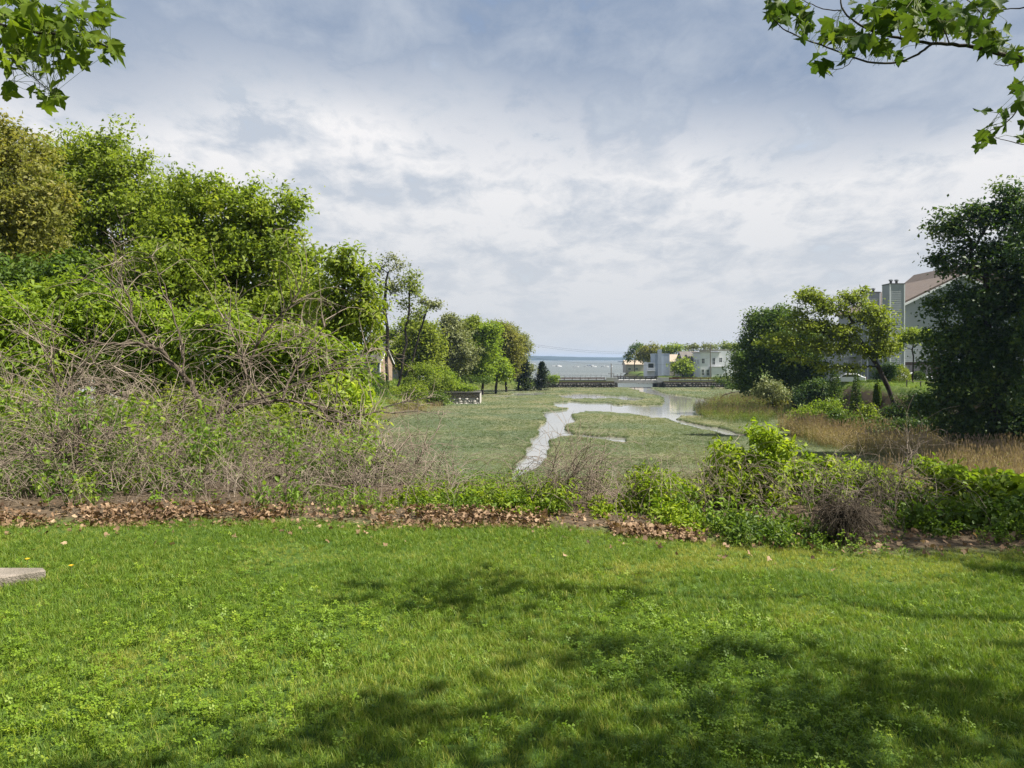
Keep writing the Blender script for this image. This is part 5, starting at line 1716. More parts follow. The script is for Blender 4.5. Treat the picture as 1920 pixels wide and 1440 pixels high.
# house on the left shore
hl = house('house', 'grey house with brown shingle roof and sunlit brick gable on the left shore', (-30.3, 150, Hz(-27, 150) + 0.1), math.radians(-22), 5.2, 4.6, 3.6, 'x', 'siding_slate', 'roof_grey',
           [('y-', 2.0, 1.0, 0.9, 1.3), ('y-', 4.4, 1.0, 0.9, 1.3), ('x+', 2.3, 0.9, 1.0, 1.4)], ridge=2.7)
m = MB(); m.prism([(0.02, -0.5), (4.58, -0.5), (4.58, 3.55), (2.3, 6.2), (0.02, 3.55)], 0, 5.205, 5.26); m.build('brick_gable', MATS['brick'], hl)
m = MB(); m.box(5.15, 5.32, -0.07, 0.10, -0.5, 3.5); m.build('corner_board', MATS['white_trim'], hl)
h2 = house('house', 'white two storey house behind the slender trees', (-28.6, 160, Hz(-25, 160) + 0.1), math.radians(-12), 5.2, 8, 5.6, 'y', 'siding_white', 'roof_grey',
           [('y-', 1.4, 3.4, 0.9, 1.5), ('y-', 3.6, 3.4, 0.9, 1.5), ('x+', 2, 3.2, 1, 1.4), ('x+', 5, 3.2, 1, 1.4), ('y-', 2.6, 0.6, 1.0, 1.9)], ridge=2.4)
m = MB(); m.box(5.21, 8.4, 1.0, 7.5, -0.6, 3.4); wg = m.build('side_wing', MATS['siding_white'], h2)
window(h2, 'y-', 6.6, 0.8, 1.0, 1.5, 1.0)
house('house', 'white dormered house high behind the dark long leaved tree', (-33.0, 178, Hz(-33, 178) + 0.1), math.radians(-15), 8, 8, 8.8, 'x', 'siding_white', 'roof_grey',
      [('y-', 1.5, 6.4, 1.0, 1.4), ('y-', 4.0, 6.4, 1.0, 1.4), ('y-', 6.5, 6.4, 1.0, 1.4)], ridge=2.0)
house('house', 'pale house glimpsed through the oak at the far left', (-39.5, 58, Hz(-37, 58)), 0, 6.5, 7, 9.6, 'x', 'siding_grey', 'roof_grey',
      [('y-', 2.2, 6.6, 1.1, 1.7), ('y-', 4.6, 6.6, 1.1, 1.7)], ridge=1.6)


# --- stone walls
def rubble(name, x0, x1, yf, depth, z0, z1, size, mat, seed, parent, slant=0.0, rough=0.28):
    rng = np.random.default_rng(seed)
    V, F = [], []
    z = z0
    while z < z1:
        hh = size * rng.uniform(0.6, 0.95)
        x = x0
        while x < x1:
            ww = size * rng.uniform(0.7, 1.6)
            xa, xb = x, min(x + ww, x1)
            yy = yf + (z - z0) * slant - rng.uniform(0, 0.12)
            b = len(V)
            j = lambda: rng.normal(0, size * 0.07)
            g = 0.02
            for (a, c, e) in ((xa + g, 0, z + g), (xb - g, 0, z + g), (xb - g, 0, min(z + hh, z1) - g), (xa + g, 0, min(z + hh, z1) - g)):
                V.append((a + j(), yy + j() + 0.04, e + j()))
            for (a, c, e) in ((xa, 0, z), (xb, 0, z), (xb, 0, min(z + hh, z1)), (xa, 0, min(z + hh, z1))):
                V.append((a, yy + depth, e))
            F += [(b, b + 1, b + 2, b + 3), (b, b + 4, b + 5, b + 1), (b + 1, b + 5, b + 6, b + 2), (b + 2, b + 6, b + 7, b + 3), (b + 3, b + 7, b + 4, b)]
            x += ww
        z += hh
    return tag(link(name, mesh_np(name, np.array(V), [np.array(F)]), MATS[mat], parent), kind='stuff')


wl0, wl1 = at_px(826, 144), at_px(899, 144)
sw = thing('stone_wall', 'low rubble stone retaining wall jutting into the marsh on the left', 'wall', (0, 0, 0))
m = MB(); m.box(wl0, wl1 - 0.05, 144.35, 150, -7.4, -4.85); m.build('core', MATS['stone_dark'], sw)
m = MB(); m.box(wl0 - 0.2, wl1 + 0.15, 143.85, 150.2, -4.84, -4.62); m.build('coping', MATS['stone_dark'], sw)
rubble('stones', wl0, wl1, 144.0, 0.34, -7.1, -5.75, 0.6, 'stone_pale', 5, sw, slant=-0.0)
rubble('stones', wl0, wl1, 144.12, 0.22, -5.74, -4.86, 0.45, 'stone', 6, sw)
m = MB(); m.box(wl1 - 0.04, wl1 + 0.12, 143.9, 150, -7.2, -4.85); m.build('end_post', MATS['stone_pale'], sw)

# --- causeway road, sea walls, bridge
cz = -4.65
c0, b0, b1, c1 = 13.0, 30.2, 44.8, 66.0
for (xa, xb, lab, sd) in ((c0 - 4, b0, 'dark rubble sea wall under the left half of the causeway', 8), (b1, c1, 'dark rubble sea wall right of the bridge', 9)):
    s_ = thing('sea_wall', lab, 'wall', (0, 0, 0), group='causeway sea walls')
    m = MB(); m.box(xa, xb, 226.6, 236, -8.5, cz - 0.75); m.build('core', MATS['stone_dark'], s_)
    rubble('stones', xa, xb, 226.2, 0.42, -7.3, cz - 0.9, 0.7, 'stone_dark', sd, s_)
for (xa, xb) in ((c0 - 6, b0), (b1, c1 + 4)):
    m = MB(); m.box(xa, xb, 226.8, 229.4, cz - 0.74, cz - 0.35); o = m.build('causeway_verge', MATS['ground_soil']); tag(o, kind='structure')
    m = MB(); m.box(xa, xb, 229.41, 235.8, cz - 0.74, cz - 0.05); o = m.build('road', MATS['asphalt']); tag(o, kind='structure')
br = thing('bridge', 'short grey concrete road bridge with dark railings over the creek mouth', 'bridge', (0, 0, 0))
m = MB(); m.box(b0 - 0.5, b1 + 0.5, 229.0, 236.2, cz - 0.75, cz - 0.03); m.build('deck', MATS['pale_concrete'], br)
m = MB(); m.box(b0 + 0.2, b1 - 0.2, 228.8, 228.98, cz - 0.98, cz - 0.30); m.build('girder', MATS['pale_concrete'], br)
for (xa, xb) in ((b0 - 2.2, b0 + 1.2), (b1 - 1.6, b1 + 1.8)):
    m = MB(); m.box(xa, xb, 228.3, 236.5, -8.0, cz - 1.0); m.build('abutment', MATS['stone_dark'], br)
    m = MB(); m.box(xa, xb, 228.4, 228.78, cz - 0.72, cz + 0.75); m.build('parapet', MATS['pale_concrete'], br)
for yy in (228.9, 236.0):
    for k in range(8):
        xx = b0 + 1.4 + k * (b1 - b0 - 3.2) / 7
        m = MB(); m.box(xx - 0.10, xx + 0.10, yy - 0.06, yy + 0.10, cz - 0.02, cz + 0.95); m.build('post', MATS['dark_metal'], br)
    for zz in (0.35, 0.80):
        m = MB(); m.box(b0 + 0.9, b1 - 1.2, yy - 0.13, yy - 0.065, cz + zz, cz + zz + 0.14); m.build('rail', MATS['dark_metal'], br)
for (xa, xb, yy, lab) in ((c0, b0 - 2.4, 229.8, 'rusty guard rail left of the bridge'), (b1 + 2, c1, 229.8, 'rusty guard rail right of the bridge')):
    g_ = thing('guard_rail', lab, 'guard rail', (0, 0, 0), group='causeway guard rails')
    n_ = int((xb - xa) / 2.4)
    for k in range(n_ + 1):
        xx = xa + 0.2 + k * (xb - xa - 0.4) / n_
        m = MB(); m.box(xx - 0.09, xx + 0.09, yy + 0.05, yy + 0.22, cz - 0.06, cz + 0.75); m.build('post', MATS['timber_grey'], g_)
    m = MB(); m.prism([(yy - 0.03, cz + 0.36), (yy + 0.045, cz + 0.42), (yy - 0.03, cz + 0.52), (yy + 0.045, cz + 0.62), (yy - 0.03, cz + 0.70), (yy - 0.05, cz + 0.70), (yy + 0.02, cz + 0.62), (yy - 0.05, cz + 0.52), (yy + 0.02, cz + 0.42), (yy - 0.05, cz + 0.36)], 0, xa, xb)
    m.build('beam', MATS['rust'], g_)
fe = thing('chain_link_fence', 'thin chain link fence along the far side of the causeway', 'fence', (0, 0, 0))
for k in range(11):
    xx = c0 + k * 1.6
    m = MB(); m.tube([(xx, 235.6, cz - 0.06), (xx, 235.6, cz + 1.45)], 0.045, 6); m.build('post', MATS['galvanised'], fe)
m = MB(); m.tube([(c0, 235.6, cz + 1.42), (c0 + 16, 235.6, cz + 1.42)], 0.035, 6); m.build('top_rail', MATS['galvanised'], fe)
V0, V1 = [], []
for k in range(107):
    xx = c0 + k * 0.15
    for sgn in (-1, 1):
        x2 = xx + sgn * 1.3
        if c0 <= x2 <= c0 + 16:
            V0.append((xx, 235.6, cz + 0.05)); V1.append((x2, 235.6, cz + 1.38))
V, F = edges_np(V0, V1, np.full(len(V0), 0.004), np.full(len(V0), 0.004), 3)
tag(link('mesh_wire', mesh_np('mesh_wire', V, [F]), MATS['galvanised'], fe), kind='stuff')


# --- utility poles and wires
def pole(label, x, y, h, arms, group='utility poles by the causeway'):
    zb_ = max(Hz(x, y), -4.8)
    r = thing('utility_pole', label, 'utility pole', (x, y, zb_ - 0.2), group=group)
    m = MB(); m.tube([(0, 0, 0), (0, 0, h + 0.2)], [0.17, 0.12], 10); m.build('shaft', MATS['timber_grey'], r)
    for (z, w) in arms:
        m = MB(); m.box(-w, w, -0.2, -0.1, z, z + 0.14); a = m.build('crossarm', MATS['timber_grey'], r)
        for q in (-0.9, -0.45, 0.45, 0.9):
            m = MB(); m.tube([(q * w, -0.15, z + 0.14), (q * w, -0.15, z + 0.2), (q * w, -0.15, z + 0.3)], [0.05, 0.06, 0.03], 6); m.build('insulator', MATS['stone_dark'], a)
    return (x, y, zb_)


pA = pole('short dark pole standing on the causeway left of the bridge', at_px(1146, 233), 233, 5.0, [(2.0, 0.9)])
pB = pole('tall utility pole in front of the white house', at_px(1332, 252), 252, 10.8, [])


def wire(label, a, b, sag, r=0.022):
    a, b = Vector(a), Vector(b)
    pts = []
    for k in range(25):
        f = k / 24
        p = a.lerp(b, f)
        p.z -= sag * 4 * f * (1 - f)
        pts.append(p - a)
    m = MB(); m.tube(pts, r, 5)
    o = m.build('overhead_wire', MATS['rubber'])
    o.location = a
    tag(o, label, 'wire', 'overhead wires')


topA = (pA[0], 233, pA[2] + 4.85)
topB = (pB[0], 252, pB[2] + 10.6)
farL = (at_px(940, 225), 225)
wire('upper overhead wire sweeping from the shore wood to the tall pole', (farL[0], farL[1], 7.6), (topB[0], topB[1], topB[2] - 0.5), 2.8)
wire('second overhead wire just below the upper one', (farL[0], farL[1], 7.2), (topB[0], topB[1], topB[2] - 0.9), 2.9)
wire('lower overhead wire running down to the short causeway pole', (farL[0], farL[1], 3.6), topA, 0.8)
wire('overhead wire between the short pole and the tall pole', topA, (topB[0], topB[1], topB[2] - 4.0), 1.2)


# --- rocks along the left shore
rng = np.random.default_rng(201)
import bmesh


def boulder(label, loc, s, mat, group):
    bm = bmesh.new()
    bmesh.ops.create_icosphere(bm, subdivisions=2, radius=1)
    for v in bm.verts:
        n_ = 1 + rng.normal(0, 0.09)
        v.co = Vector((v.co.x * s[0] * n_, v.co.y * s[1] * n_, v.co.z * s[2] * n_))
    me = bpy.data.meshes.new('boulder')
    bm.to_mesh(me); bm.free()
    o = link('boulder', me, MATS[mat])
    o.location = loc
    o.rotation_euler = (rng.normal(0, .15), rng.normal(0, .15), rng.uniform(0, 6))
    return tag(o, label, 'rock', group)


ORD = ['first', 'second', 'third', 'fourth', 'fifth', 'sixth', 'seventh', 'eighth', 'ninth', 'tenth', 'eleventh', 'twelfth']
ROCKS = ['%s pale rock from the stone wall along the left shore' % w for w in ORD]
for k, (px, wpx) in enumerate([(905, 4), (913, 5), (921, 4), (930, 5), (938, 9), (949, 12), (958, 7), (966, 5), (975, 4), (984, 5), (1000, 9), (1012, 7)]):
    Y = 219.5 + rng.uniform(-1.2, 1.0)
    x = at_px(px, Y)
    s = wpx / FPX * Y * 0.5
    boulder(ROCKS[k], (x, Y, max(Hz(x, Y), MARSH_Z) + 0.12), (s, s * 0.8, min(s * 0.6, 0.55)), 'stone_pale', 'pale rocks along the left shore')

# white sign among the shore trees
sg = thing('sign_board', 'small white sign board on posts among the shore trees', 'sign', (at_px(887, 196), 196, Hz(at_px(887, 196), 196)))
m = MB(); m.box(-0.40, 0.40, -0.03, 0.03, 1.5, 2.4); m.build('board', MATS['white_trim'], sg)
for s in (-0.34, 0.34):
    m = MB(); m.box(s - 0.05, s + 0.05, 0.032, 0.12, -0.3, 2.3); m.build('post', MATS['timber_grey'], sg)


# --- boats out on the water
def boat(label, px, py, L, rz, cabin, cover=None):
    Y = (CAMZ - WATER_Z) * FPX / (py - HY)
    x = at_px(px, Y)
    r = thing('motorboat', label, 'boat', (x, Y, WATER_Z - 0.15), rz, 'boats moored in the sound')
    secs = [(-0.5, 0.30, 0.75), (-0.2, 0.34, 0.75), (0.15, 0.30, 0.85), (0.38, 0.17, 1.0), (0.5, 0.02, 1.1)]
    V, F = [], []
    k = L / 7.0
    for (f, hw_, zt) in secs:
        w = hw_ * L * 0.5
        V += [(f * L, -w, zt * k), (f * L, -w * 0.75, 0.0), (f * L, 0, -0.2 * k), (f * L, w * 0.75, 0.0), (f * L, w, zt * k)]
    for i in range(4):
        for j in range(4):
            F.append((i * 5 + j, i * 5 + j + 1, (i + 1) * 5 + j + 1, (i + 1) * 5 + j))
        F.append((i * 5, (i + 1) * 5, (i + 1) * 5 + 4, i * 5 + 4))
    F.append((0, 1, 2, 3, 4))
    MB().add(V, F).build('hull', MATS['gelcoat'], r)
    if cabin:
        m = MB(); m.prism([(-0.2 * L, 0.78 * k), (0.25 * L, 0.9 * k), (0.12 * L, 1.75 * k), (-0.18 * L, 1.8 * k)], 1, -0.12 * L, 0.12 * L); cb = m.build('cabin', MATS['gelcoat'], r)
        m = MB(); m.prism([(-0.14 * L, 1.25 * k), (0.15 * L, 1.25 * k), (0.11 * L, 1.6 * k), (-0.14 * L, 1.6 * k)], 1, -0.122 * L, 0.122 * L); m.build('window', MATS['window_glass'], cb)
    if cover:
        m = MB(); m.prism([(-0.4 * L, 0.76 * k), (0.2 * L, 0.85 * k), (-0.05 * L, 1.35 * k)], 1, -0.13 * L, 0.13 * L); m.build('cover', MATS[cover], r)
    m = MB(); m.box(-0.55 * L, -0.505 * L, -0.05 * L, 0.05 * L, 0.1, 1.2 * k); m.build('outboard_motor', MATS['rubber'], r)


for (lab, px, py, L, rz, cab, cov) in [
    ('largest white cabin cruiser on the sound left of centre', 1048, 687.5, 7.5, 0.6, True, None),
    ('small white boat just left of the largest cruiser', 1038, 686.5, 4.5, 0.2, False, 'gelcoat'),
    ('leftmost white boat showing above the conifers', 999, 682.6, 8.0, 0.2, True, None),
    ('white boat with a dark outboard right of the largest cruiser', 1080, 688.2, 6.0, 0.1, True, None),
    ('low white boat in the middle of the sound', 1098, 688.0, 5.0, 2.8, False, 'gelcoat'),
    ('farther boat with a blue cover beyond the middle boats', 1107, 686.0, 7.5, 0.1, False, 'canvas_blue'),
    ('white cabin boat left of the causeway pole', 1114, 688.0, 6.0, 0.4, True, None),
    ('white boat beside the tip of the causeway pole', 1135, 688.2, 7.5, 0.1, True, None),
    ('boat moored farthest right near the docks', 1145, 687.2, 5.0, 0.3, False, 'canvas_blue'),
]:
    boat(lab, px, py, L, rz, cab, cov)
# docks and skiffs by the far houses
for (lab, px0, px1, Y, zt) in (('grey timber dock farthest out by the tan house', 1150, 1178, 352, -6.3), ('grey timber dock in front of the blue grey house', 1196, 1232, 268, -6.2), ('short floating dock near the bridge', 1228, 1248, 250, -6.5)):
    d_ = thing('dock', lab, 'dock', (at_px(px0, Y), Y, -7.4), group='docks by the far houses')
    w = at_px(px1, Y) - at_px(px0, Y)
    m = MB(); m.box(0, w, 0, 1.8, zt + 7.2, zt + 7.4); m.build('deck', MATS['timber_grey'], d_)
    for k in range(5):
        m = MB(); m.tube([(0.2 + k * (w - 0.4) / 4, -0.15, -0.8), (0.2 + k * (w - 0.4) / 4, -0.15, zt + 8.3)], 0.13, 8); m.build('piling', MATS['timber_grey'], d_)
for (lab, px, py, L, rz) in (('white skiff beside the farthest dock', 1172, 701.0, 4.5, 0.0), ('white skiff tied near the bridge', 1236, 708.2, 5.0, 0.1), ('small skiff between the docks', 1187, 702.5, 4.0, 0.1)):
    boat(lab, px, py, L, rz, False, None)


# --- parked cars by the condominium
def car(label, px, Y, rz, zoff=0.0):
    x = at_px(px, Y)
    r = thing('parked_car', label, 'car', (x, Y, Hz(x, Y) + zoff), rz, 'cars parked by the condominium')
    body = [(-2.2, 0.35), (2.15, 0.35), (2.2, 0.7), (2.05, 0.86), (1.0, 0.98), (0.35, 1.42), (-1.1, 1.45), (-1.85, 1.05), (-2.2, 0.98)]
    m = MB(); m.prism(body, 1, -0.86, 0.86); m.build('body', MATS['car_white'], r, bevel=0.05)
    m = MB(); m.prism([(0.82, 1.0), (0.32, 1.35), (-1.05, 1.38), (-1.62, 1.05)], 1, -0.875, 0.875); m.build('side_window', MATS['window_glass'], r)
    m = MB(); m.add([(1.0, -0.7, 1.0), (1.0, 0.7, 1.0), (0.42, 0.62, 1.40), (0.42, -0.62, 1.40), (1.03, -0.7, 1.01), (1.03, 0.7, 1.01), (0.45, 0.62, 1.41), (0.45, -0.62, 1.41)], [(4, 5, 6, 7), (0, 3, 2, 1), (0, 1, 5, 4), (2, 3, 7, 6)]); m.build('windscreen', MATS['window_glass'], r)
    for sx in (-1.35, 1.35):
        for sy in (-0.8, 0.8):
            m = MB(); m.tube([(sx, sy - 0.11, 0.33), (sx, sy + 0.11, 0.33)], 0.33, 16); wt = m.build('wheel', MATS['rubber'], r)
            m = MB(); m.tube([(sx, sy - 0.125, 0.33), (sx, sy + 0.125, 0.33)], 0.19, 12); m.build('rim', MATS['alloy'], wt)
    for sy in (-0.62, 0.62):
        m = MB(); m.box(2.13, 2.22, sy - 0.18, sy + 0.18, 0.66, 0.80); m.build('headlight', MATS['window_glass'], r)
        m = MB(); m.box(-2.24, -2.15, sy - 0.16, sy + 0.16, 0.75, 0.92); m.build('tail_light', MATS['lamp_red'], r)


car('white car parked beside the dark clipped cone', 1590, 104, 2.7, 0.35)
car('white car by the dark garage opening of the condominium', 1716, 108.0, 0.15, -0.25)
gr_ = thing('rail_fence', 'low grey rail fence along the bank top', 'fence', (at_px(1700, 88), 88, Hz(at_px(1700, 88), 88)))
for k in range(4):
    xx = k * 1.6
    zz = Hz(gr_.location.x + xx, 88) - gr_.location.z
    m = MB(); m.box(xx - 0.05, xx + 0.05, -0.05, 0.05, zz - 0.2, zz + 0.8); m.build('post', MATS['timber_grey'], gr_)
    if k < 3:
        z2 = Hz(gr_.location.x + xx + 1.6, 88) - gr_.location.z
        m = MB(); m.tube([(xx, -0.08, zz + 0.7), (xx + 1.6, -0.08, z2 + 0.7)], 0.03, 6); m.build('rail', MATS['timber_grey'], gr_)
dead_tree('dark fallen limb lying by the creek at the foot of the maple', 150,
          [([(1340, 748), (1356, 741), (1372, 736), (1392, 733)], 0.16, 0.08, 2)], 205, 20, twl=(0.6, 1.6), bark='bark_dark', rt=0.03, name='fallen_branch', group='fallen branches')

# --- concrete slab on the lawn
sl = thing('concrete_slab', 'weathered concrete slab sunk in the lawn at the left edge', 'slab', (SLAB[0], SLAB[2], Hz(-4, 5.4)))
m = MB(); m.prism([(0, 0.0), (1.15, 0.05), (1.52, 0.22), (1.80, 0.46), (1.74, 0.53), (0, 0.53)], 2, -0.12, 0.075); m.build('slab', MATS['concrete'], sl, bevel=0.008)
m = MB(); m.prism([(0, -0.22), (1.30, -0.22), (1.36, 0.02), (0, 0.02)], 2, -0.14, 0.035); m.build('lower_slab', MATS['concrete'], sl, bevel=0.008)
# dandelions
plain_mat('dandelion_yellow', (0.75, 0.52, 0.02), (0.70, 0.45, 0.02), 40, 0.7)
plain_mat('stem_green', (0.11, 0.16, 0.04), (0.16, 0.17, 0.06), 20, 0.7)
for (lab, px, py) in (('yellow dandelion in the lawn just right of the slab corner', 133, 1066), ('yellow dandelion behind the concrete slab', 51, 1052)):
    Y = CAMZ * FPX / (py - HY + 12)
    x = at_px(px, Y)
    d_ = thing('dandelion', lab, 'flower', (x, Y, Hz(x, Y)), group='dandelions in the lawn')
    m = MB(); m.tube([(0, 0, -0.01), (0.004, 0, 0.04), (0.003, 0, 0.075)], 0.0022, 6); m.build('stem', MATS['stem_green'], d_)
    m = MB()
    for k in range(26):
        a = k * 2.4
        rr = 0.006 + 0.0125 * (k / 26) ** 0.6
        ca, sa = math.cos(a), math.sin(a)
        zt = 0.092 - rr * 0.35
        m.add([(0.003, 0, 0.076), (rr * ca - 0.0022 * sa + 0.003, rr * sa + 0.0022 * ca, zt), (rr * 1.15 * ca + 0.003, rr * 1.15 * sa, zt), (rr * ca + 0.0022 * sa + 0.003, rr * sa - 0.0022 * ca, zt)], [(0, 1, 2, 3)])
    m.build('flower_head', MATS['dandelion_yellow'], d_)


# ------------------------------------------------------------------ overhanging maples close to the camera
def maple_leaf_mesh(rng, i):
    lobes = [(-2.05, 0.55), (-1.05, 0.92), (0.0, 1.08), (1.05, 0.92), (2.05, 0.55)]
    out = []
    for k, (a, r) in enumerate(lobes):
        r *= rng.uniform(0.9, 1.1)
        out += [(a - 0.34, r * 0.72), (a - 0.18, r * 0.78), (a - 0.10, r * 0.86), (a, r), (a + 0.10, r * 0.86), (a + 0.18, r * 0.78), (a + 0.34, r * 0.72)]
        if k < 4:
            out.append((a + 0.5, 0.52))
    c1, c2, c3 = rng.normal(-0.35, 0.3), rng.normal(0.25, 0.35), rng.normal(0, 0.5)
    V = [(0.0, 0.0, 0.0)]
    for (a, r) in out:
        x, y = r * math.cos(a), r * math.sin(a)
        V.append((x, y, c1 * x * x + c2 * y * y + c3 * x * y + 0.12 * abs(y)))
    m = len(out)
    F = [(0, k, k + 1) for k in range(1, m)] + [(0, m, 1)]
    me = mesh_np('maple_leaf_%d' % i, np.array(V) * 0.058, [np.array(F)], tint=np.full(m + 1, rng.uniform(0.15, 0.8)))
    me.materials.append(MATS['leaf_maple' if i < 12 else 'leaf_maple_sunlit'])  # the later leaf copies wear the colour with sunlight painted in
    return me


rng = np.random.default_rng(301)
LEAVES = [maple_leaf_mesh(rng, i) for i in range(24)]


def overhang(name, label, base, limb, twigs_px, clusters, Y, shade_blobs, nshade, seed, wind, young=0):  # young: offset to the leaf copies whose lighter colour stands in for sunlight
    """base: trunk foot; limb: world points from the trunk; twigs_px: pixel polylines with radii; clusters: (px,py,rx,ry,count)"""
    rng = np.random.default_rng(seed)
    base = np.array([base[0], base[1], Hz(base[0], base[1]) - 0.05])
    root = thing(name, label, 'tree', base)
    tw = []
    for (pl, ra, rb, dy) in twigs_px:
        pts = np.array([P(x, y, Y + dy * i / max(1, len(pl) - 1)) for i, (x, y) in enumerate(pl)])
        for _ in range(2):
            pts = np.concatenate([pts[:1], np.stack([pts[:-1] * 0.75 + pts[1:] * 0.25, pts[:-1] * 0.25 + pts[1:] * 0.75], 1).reshape(-1, 3), pts[-1:]])
        pts[1:-1] += rng.normal(0, 0.002, (len(pts) - 2, 3))
        tw.append((pts, np.linspace(ra, rb, len(pts))))
    # trunk
    m = MB(); m.tube([p - base for p in [base, base + np.array([0.02, 0, 1.2]), base + np.array([0.0, 0.1, 3.0]), base + np.array([0.1, 0.1, 6.0]), base + np.array([0.1, 0.2, 9.0])]], [0.30, 0.24, 0.2, 0.13, 0.05], 12)
    m.build('trunk', MATS['bark'], root, smooth=True)
    lp = [np.array(p, float) for p in limb] + [tw[0][0][0]]
    lp = np.array(lp)
    r0 = np.linspace(0.055, tw[0][1][0], len(lp))
    m = MB(); m.tube([p - base for p in lp], list(r0), 8); m.build('limb', MATS['bark_dark'], root, smooth=True)
    nodes = []
    for (pts, rr) in tw:
        V, F = edges_np(pts[:-1] - base, pts[1:] - base, rr[:-1], rr[1:], 6)
        link('twig', mesh_np('twig', V, [F], smooth=True), MATS['bark_dark'], root)
        nodes.append(pts)
    nodes = np.concatenate(nodes)
    E0, E1 = [], []
    for (px, py, rx, ry, cnt) in clusters:
        for k in range(int(cnt * 1.45 + 0.5)):
            yy = Y + rng.normal(0, 0.28)
            c = P(px + rng.uniform(-rx, rx), py + rng.uniform(-ry, ry), yy)
            o = bpy.data.objects.new('leaf', LEAVES[rng.integers(0, 12) + young])  # young shifts the pick to the leaf copies with sunlight painted in
            COL.objects.link(o)
            o.parent = root
            o.location = c - base
            ax = Vector((wind[0] + rng.normal(0, 0.5), rng.normal(0, 0.6), wind[1] + rng.normal(0, 0.45))).normalized()
            nn = Vector(rng.normal(0, 0.6, 3)) + Vector((0.1, -0.35, 0.55))
            sd = nn.cross(ax).normalized()
            nn = ax.cross(sd)
            o.rotation_euler = Matrix((ax, sd, nn)).transposed().to_euler()
            s = rng.uniform(0.8, 1.5)
            o.scale = (s, s, s)
            j = int(np.argmin(np.linalg.norm(nodes - c, axis=1)))
            q = nodes[j] + rng.normal(0, 0.01, 3)
            mid = (q + c) / 2 + np.array([0, 0, 0.02]) + rng.normal(0, 0.015, 3)
            E0 += [q, mid]
            E1 += [mid, c]
    V, F = edges_np(np.array(E0) - base, np.array(E1) - base, np.full(len(E0), 0.0016), np.full(len(E0), 0.0012), 4)
    tag(link('leaf_stalks', mesh_np('leaf_stalks', V, [F]), MATS['stem_green'], root), kind='stuff')
    # the rest of the crown, above and behind the view
    tips = sample_blobs(rng, shade_blobs, nshade, 1.0)
    n_, par, rad, nt = grow(rng, [base + np.array([0, 0, z]) for z in (0, 1.5, 3.0, 4.5, 6.0, 7.5)], tips, 0.006, 0.12)
    skeleton_objs(root, base, n_, par, rad, 1, 'bark_dark', ('trunk', 'branches'))
    V, F, tt = foliage_mesh(rng, tips, 13, 0.26, 0.11, 0.85, True, 0.7, 1.2)
    tag(link('foliage', mesh_np('foliage', V - base, [F], tint=tt), MATS['leaf_maple'], root), kind='stuff')
    return root


def shade_at(gx, gy, h, r):
    """a crown lobe at height h whose shadow falls on the lawn at gx, gy"""
    k = h / SUN.z
    return (gx + SUN.x * k, gy + SUN.y * k, h, r, r, r * 0.6)


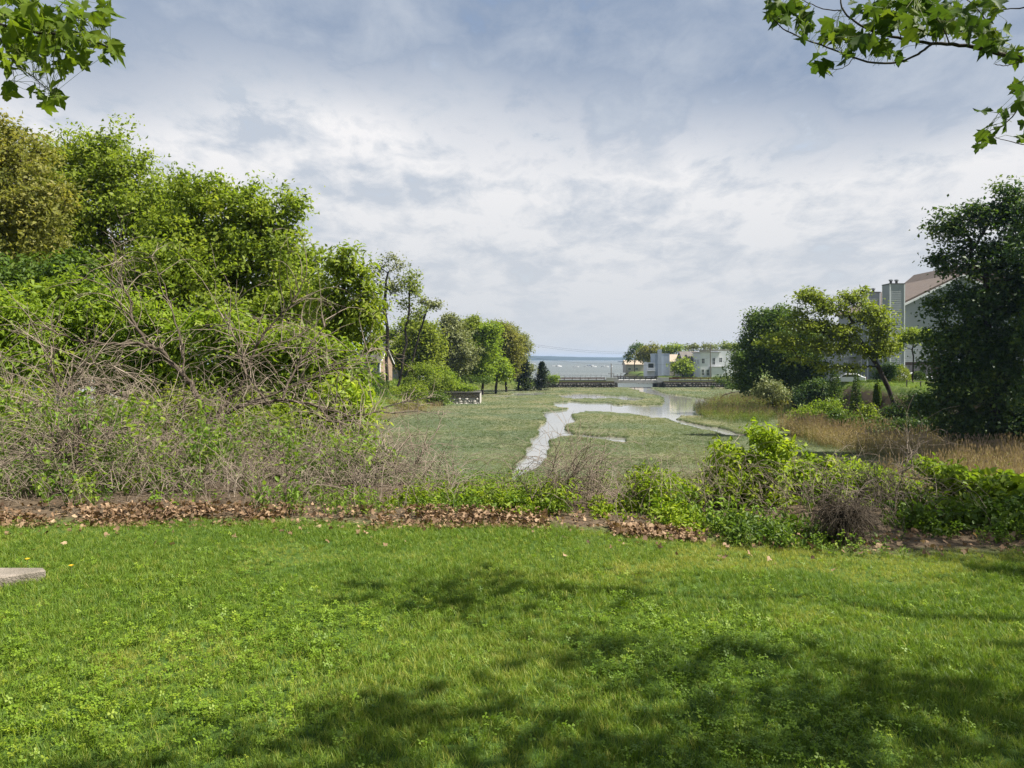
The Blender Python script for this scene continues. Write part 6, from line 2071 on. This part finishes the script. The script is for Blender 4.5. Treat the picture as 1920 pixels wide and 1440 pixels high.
RB = [shade_at(*a) for a in ((0.35, 4.25, 6.3, 0.38), (-1.1, 2.9, 5.6, 0.5), (-1.5, 2.5, 5.4, 0.6), (0.9, 4.1, 6.3, 0.5), (-0.55, 3.35, 5.8, 0.55), (0.3, 3.1, 5.6, 0.6), (1.1, 3.3, 5.8, 0.6), (1.7, 3.5, 6.0, 0.55), (2.4, 3.4, 6.0, 0.6), (0.6, 2.5, 5.4, 0.8), (-0.6, 2.6, 5.2, 0.6), (1.8, 2.6, 5.6, 0.8),
                            (3.6, 5.7, 7.2, 0.5), (4.4, 6.1, 7.4, 1.0), (4.0, 7.3, 7.4, 1.0), (5.2, 7.2, 7.6, 1.2), (5.6, 6.2, 7.6, 1.0), (3.1, 2.6, 6.4, 0.8))]
overhang('overhanging_maple', 'maple whose leafy branch hangs into the top right corner', (9.2, 3.4),
         [(9.2, 3.5, 4.4), (8.2, 3.7, 4.75), (7.1, 4.3, 4.6), (6.0, 4.4, 4.65), (5.2, 4.9, 4.2), (4.5, 4.85, 3.95)],
         [([(1990, 118), (1920, 110), (1870, 100), (1830, 88), (1780, 82), (1740, 82), (1690, 72), (1640, 62), (1608, 45), (1577, 20), (1577, -20)], 0.016, 0.004, 0.1),
          ([(1748, 82), (1725, 100), (1695, 115), (1655, 121), (1610, 112), (1560, 92), (1500, 70), (1462, 52), (1440, 24)], 0.009, 0.0025, -0.2),
          ([(1577, 20), (1545, 18), (1520, 8), (1490, -10)], 0.004, 0.002, 0.1), ([(1600, 108), (1588, 126), (1568, 131), (1546, 128)], 0.003, 0.0015, 0.0),
          ([(1830, 88), (1850, 60), (1840, 20), (1800, -10)], 0.006, 0.003, 0.2), ([(1780, 82), (1770, 50), (1740, 20), (1720, -10)], 0.005, 0.002, -0.2), ([(1690, 72), (1680, 40), (1650, 10)], 0.004, 0.002, 0.0),
          ([(1940, 150), (1915, 190), (1895, 225), (1870, 240), (1845, 250)], 0.006, 0.002, 0.0), ([(1990, 118), (1965, 130), (1940, 150)], 0.010, 0.006, 0.0), ([(1950, 275), (1920, 272), (1885, 262), (1860, 256)], 0.004, 0.0015, 0.0), ([(1940, 150), (1955, 220), (1950, 275)], 0.006, 0.004, 0.0),
          ([(1920, 110), (1890, 125), (1865, 120)], 0.004, 0.002, 0.0), ([(1920, 14), (1880, 18), (1836, 20)], 0.005, 0.002, 0.3)],
         [(1468, 18, 30, 22, 15), (1495, 35, 30, 18, 9), (1535, 55, 34, 18, 12), (1575, 60, 16, 12, 4), (1612, 62, 26, 16, 9), (1605, 12, 10, 8, 2), (1545, 115, 10, 14, 4), (1590, 100, 14, 8, 4), (1650, 25, 26, 26, 20), (1690, 35, 34, 32, 26), (1740, 30, 40, 34, 26),
          (1645, 80, 16, 10, 4), (1665, 100, 26, 8, 4), (1790, 35, 36, 32, 22), (1830, 60, 26, 22, 12), (1870, 75, 18, 20, 8), (1860, 10, 30, 10, 8), (1890, 95, 24, 14, 6), (1912, 175, 12, 20, 6), (1845, 215, 8, 14, 1), (1880, 220, 14, 10, 2), (1850, 255, 20, 18, 4), (1915, 250, 10, 18, 3), (1885, 235, 10, 8, 1)],
         5.0, RB, 410, 302, (-0.15, -0.5))
LB = [(-4.6, 5.0, 5.6, 1.2, 1.0, 0.6), (-6.2, 4.0, 6.2, 1.4, 1.2, 0.8), (-7.0, 5.4, 5.4, 1.2, 1.2, 0.8), (-8.0, 2.0, 6.5, 1.8, 1.5, 1.2)]
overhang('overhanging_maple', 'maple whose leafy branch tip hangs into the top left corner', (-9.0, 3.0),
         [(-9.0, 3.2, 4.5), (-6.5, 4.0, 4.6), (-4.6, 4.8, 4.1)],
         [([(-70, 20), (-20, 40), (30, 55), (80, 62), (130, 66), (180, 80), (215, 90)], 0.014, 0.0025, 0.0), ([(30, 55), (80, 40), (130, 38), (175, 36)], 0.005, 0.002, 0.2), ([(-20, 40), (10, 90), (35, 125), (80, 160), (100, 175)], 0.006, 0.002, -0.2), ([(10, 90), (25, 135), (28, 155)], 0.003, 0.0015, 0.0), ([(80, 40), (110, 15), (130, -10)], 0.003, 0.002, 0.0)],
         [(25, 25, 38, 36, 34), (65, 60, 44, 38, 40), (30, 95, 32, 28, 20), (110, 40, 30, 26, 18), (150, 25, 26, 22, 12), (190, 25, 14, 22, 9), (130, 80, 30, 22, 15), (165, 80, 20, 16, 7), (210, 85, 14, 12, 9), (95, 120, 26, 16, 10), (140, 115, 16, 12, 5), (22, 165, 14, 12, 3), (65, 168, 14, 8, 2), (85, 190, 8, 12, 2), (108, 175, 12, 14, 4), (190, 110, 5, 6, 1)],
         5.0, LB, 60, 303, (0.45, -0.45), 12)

# ------------------------------------------------------------------ the air
t = NT('haze_air')
pv = t.node('ShaderNodeVolumePrincipled', {'Color': (0.42, 0.62, 0.95, 1), 'Density': 0.00009, 'Anisotropy': 0.2})
t.l.new(pv.outputs[0], t.out.inputs['Volume'])
MATS['haze_air'] = t.m
m = MB(); m.box(-7600, 7600, -200, 7500, -11, 34)
tag(m.build('haze', MATS['haze_air']), 'thin sea haze over the sound and its far shore', 'haze', kind='stuff')
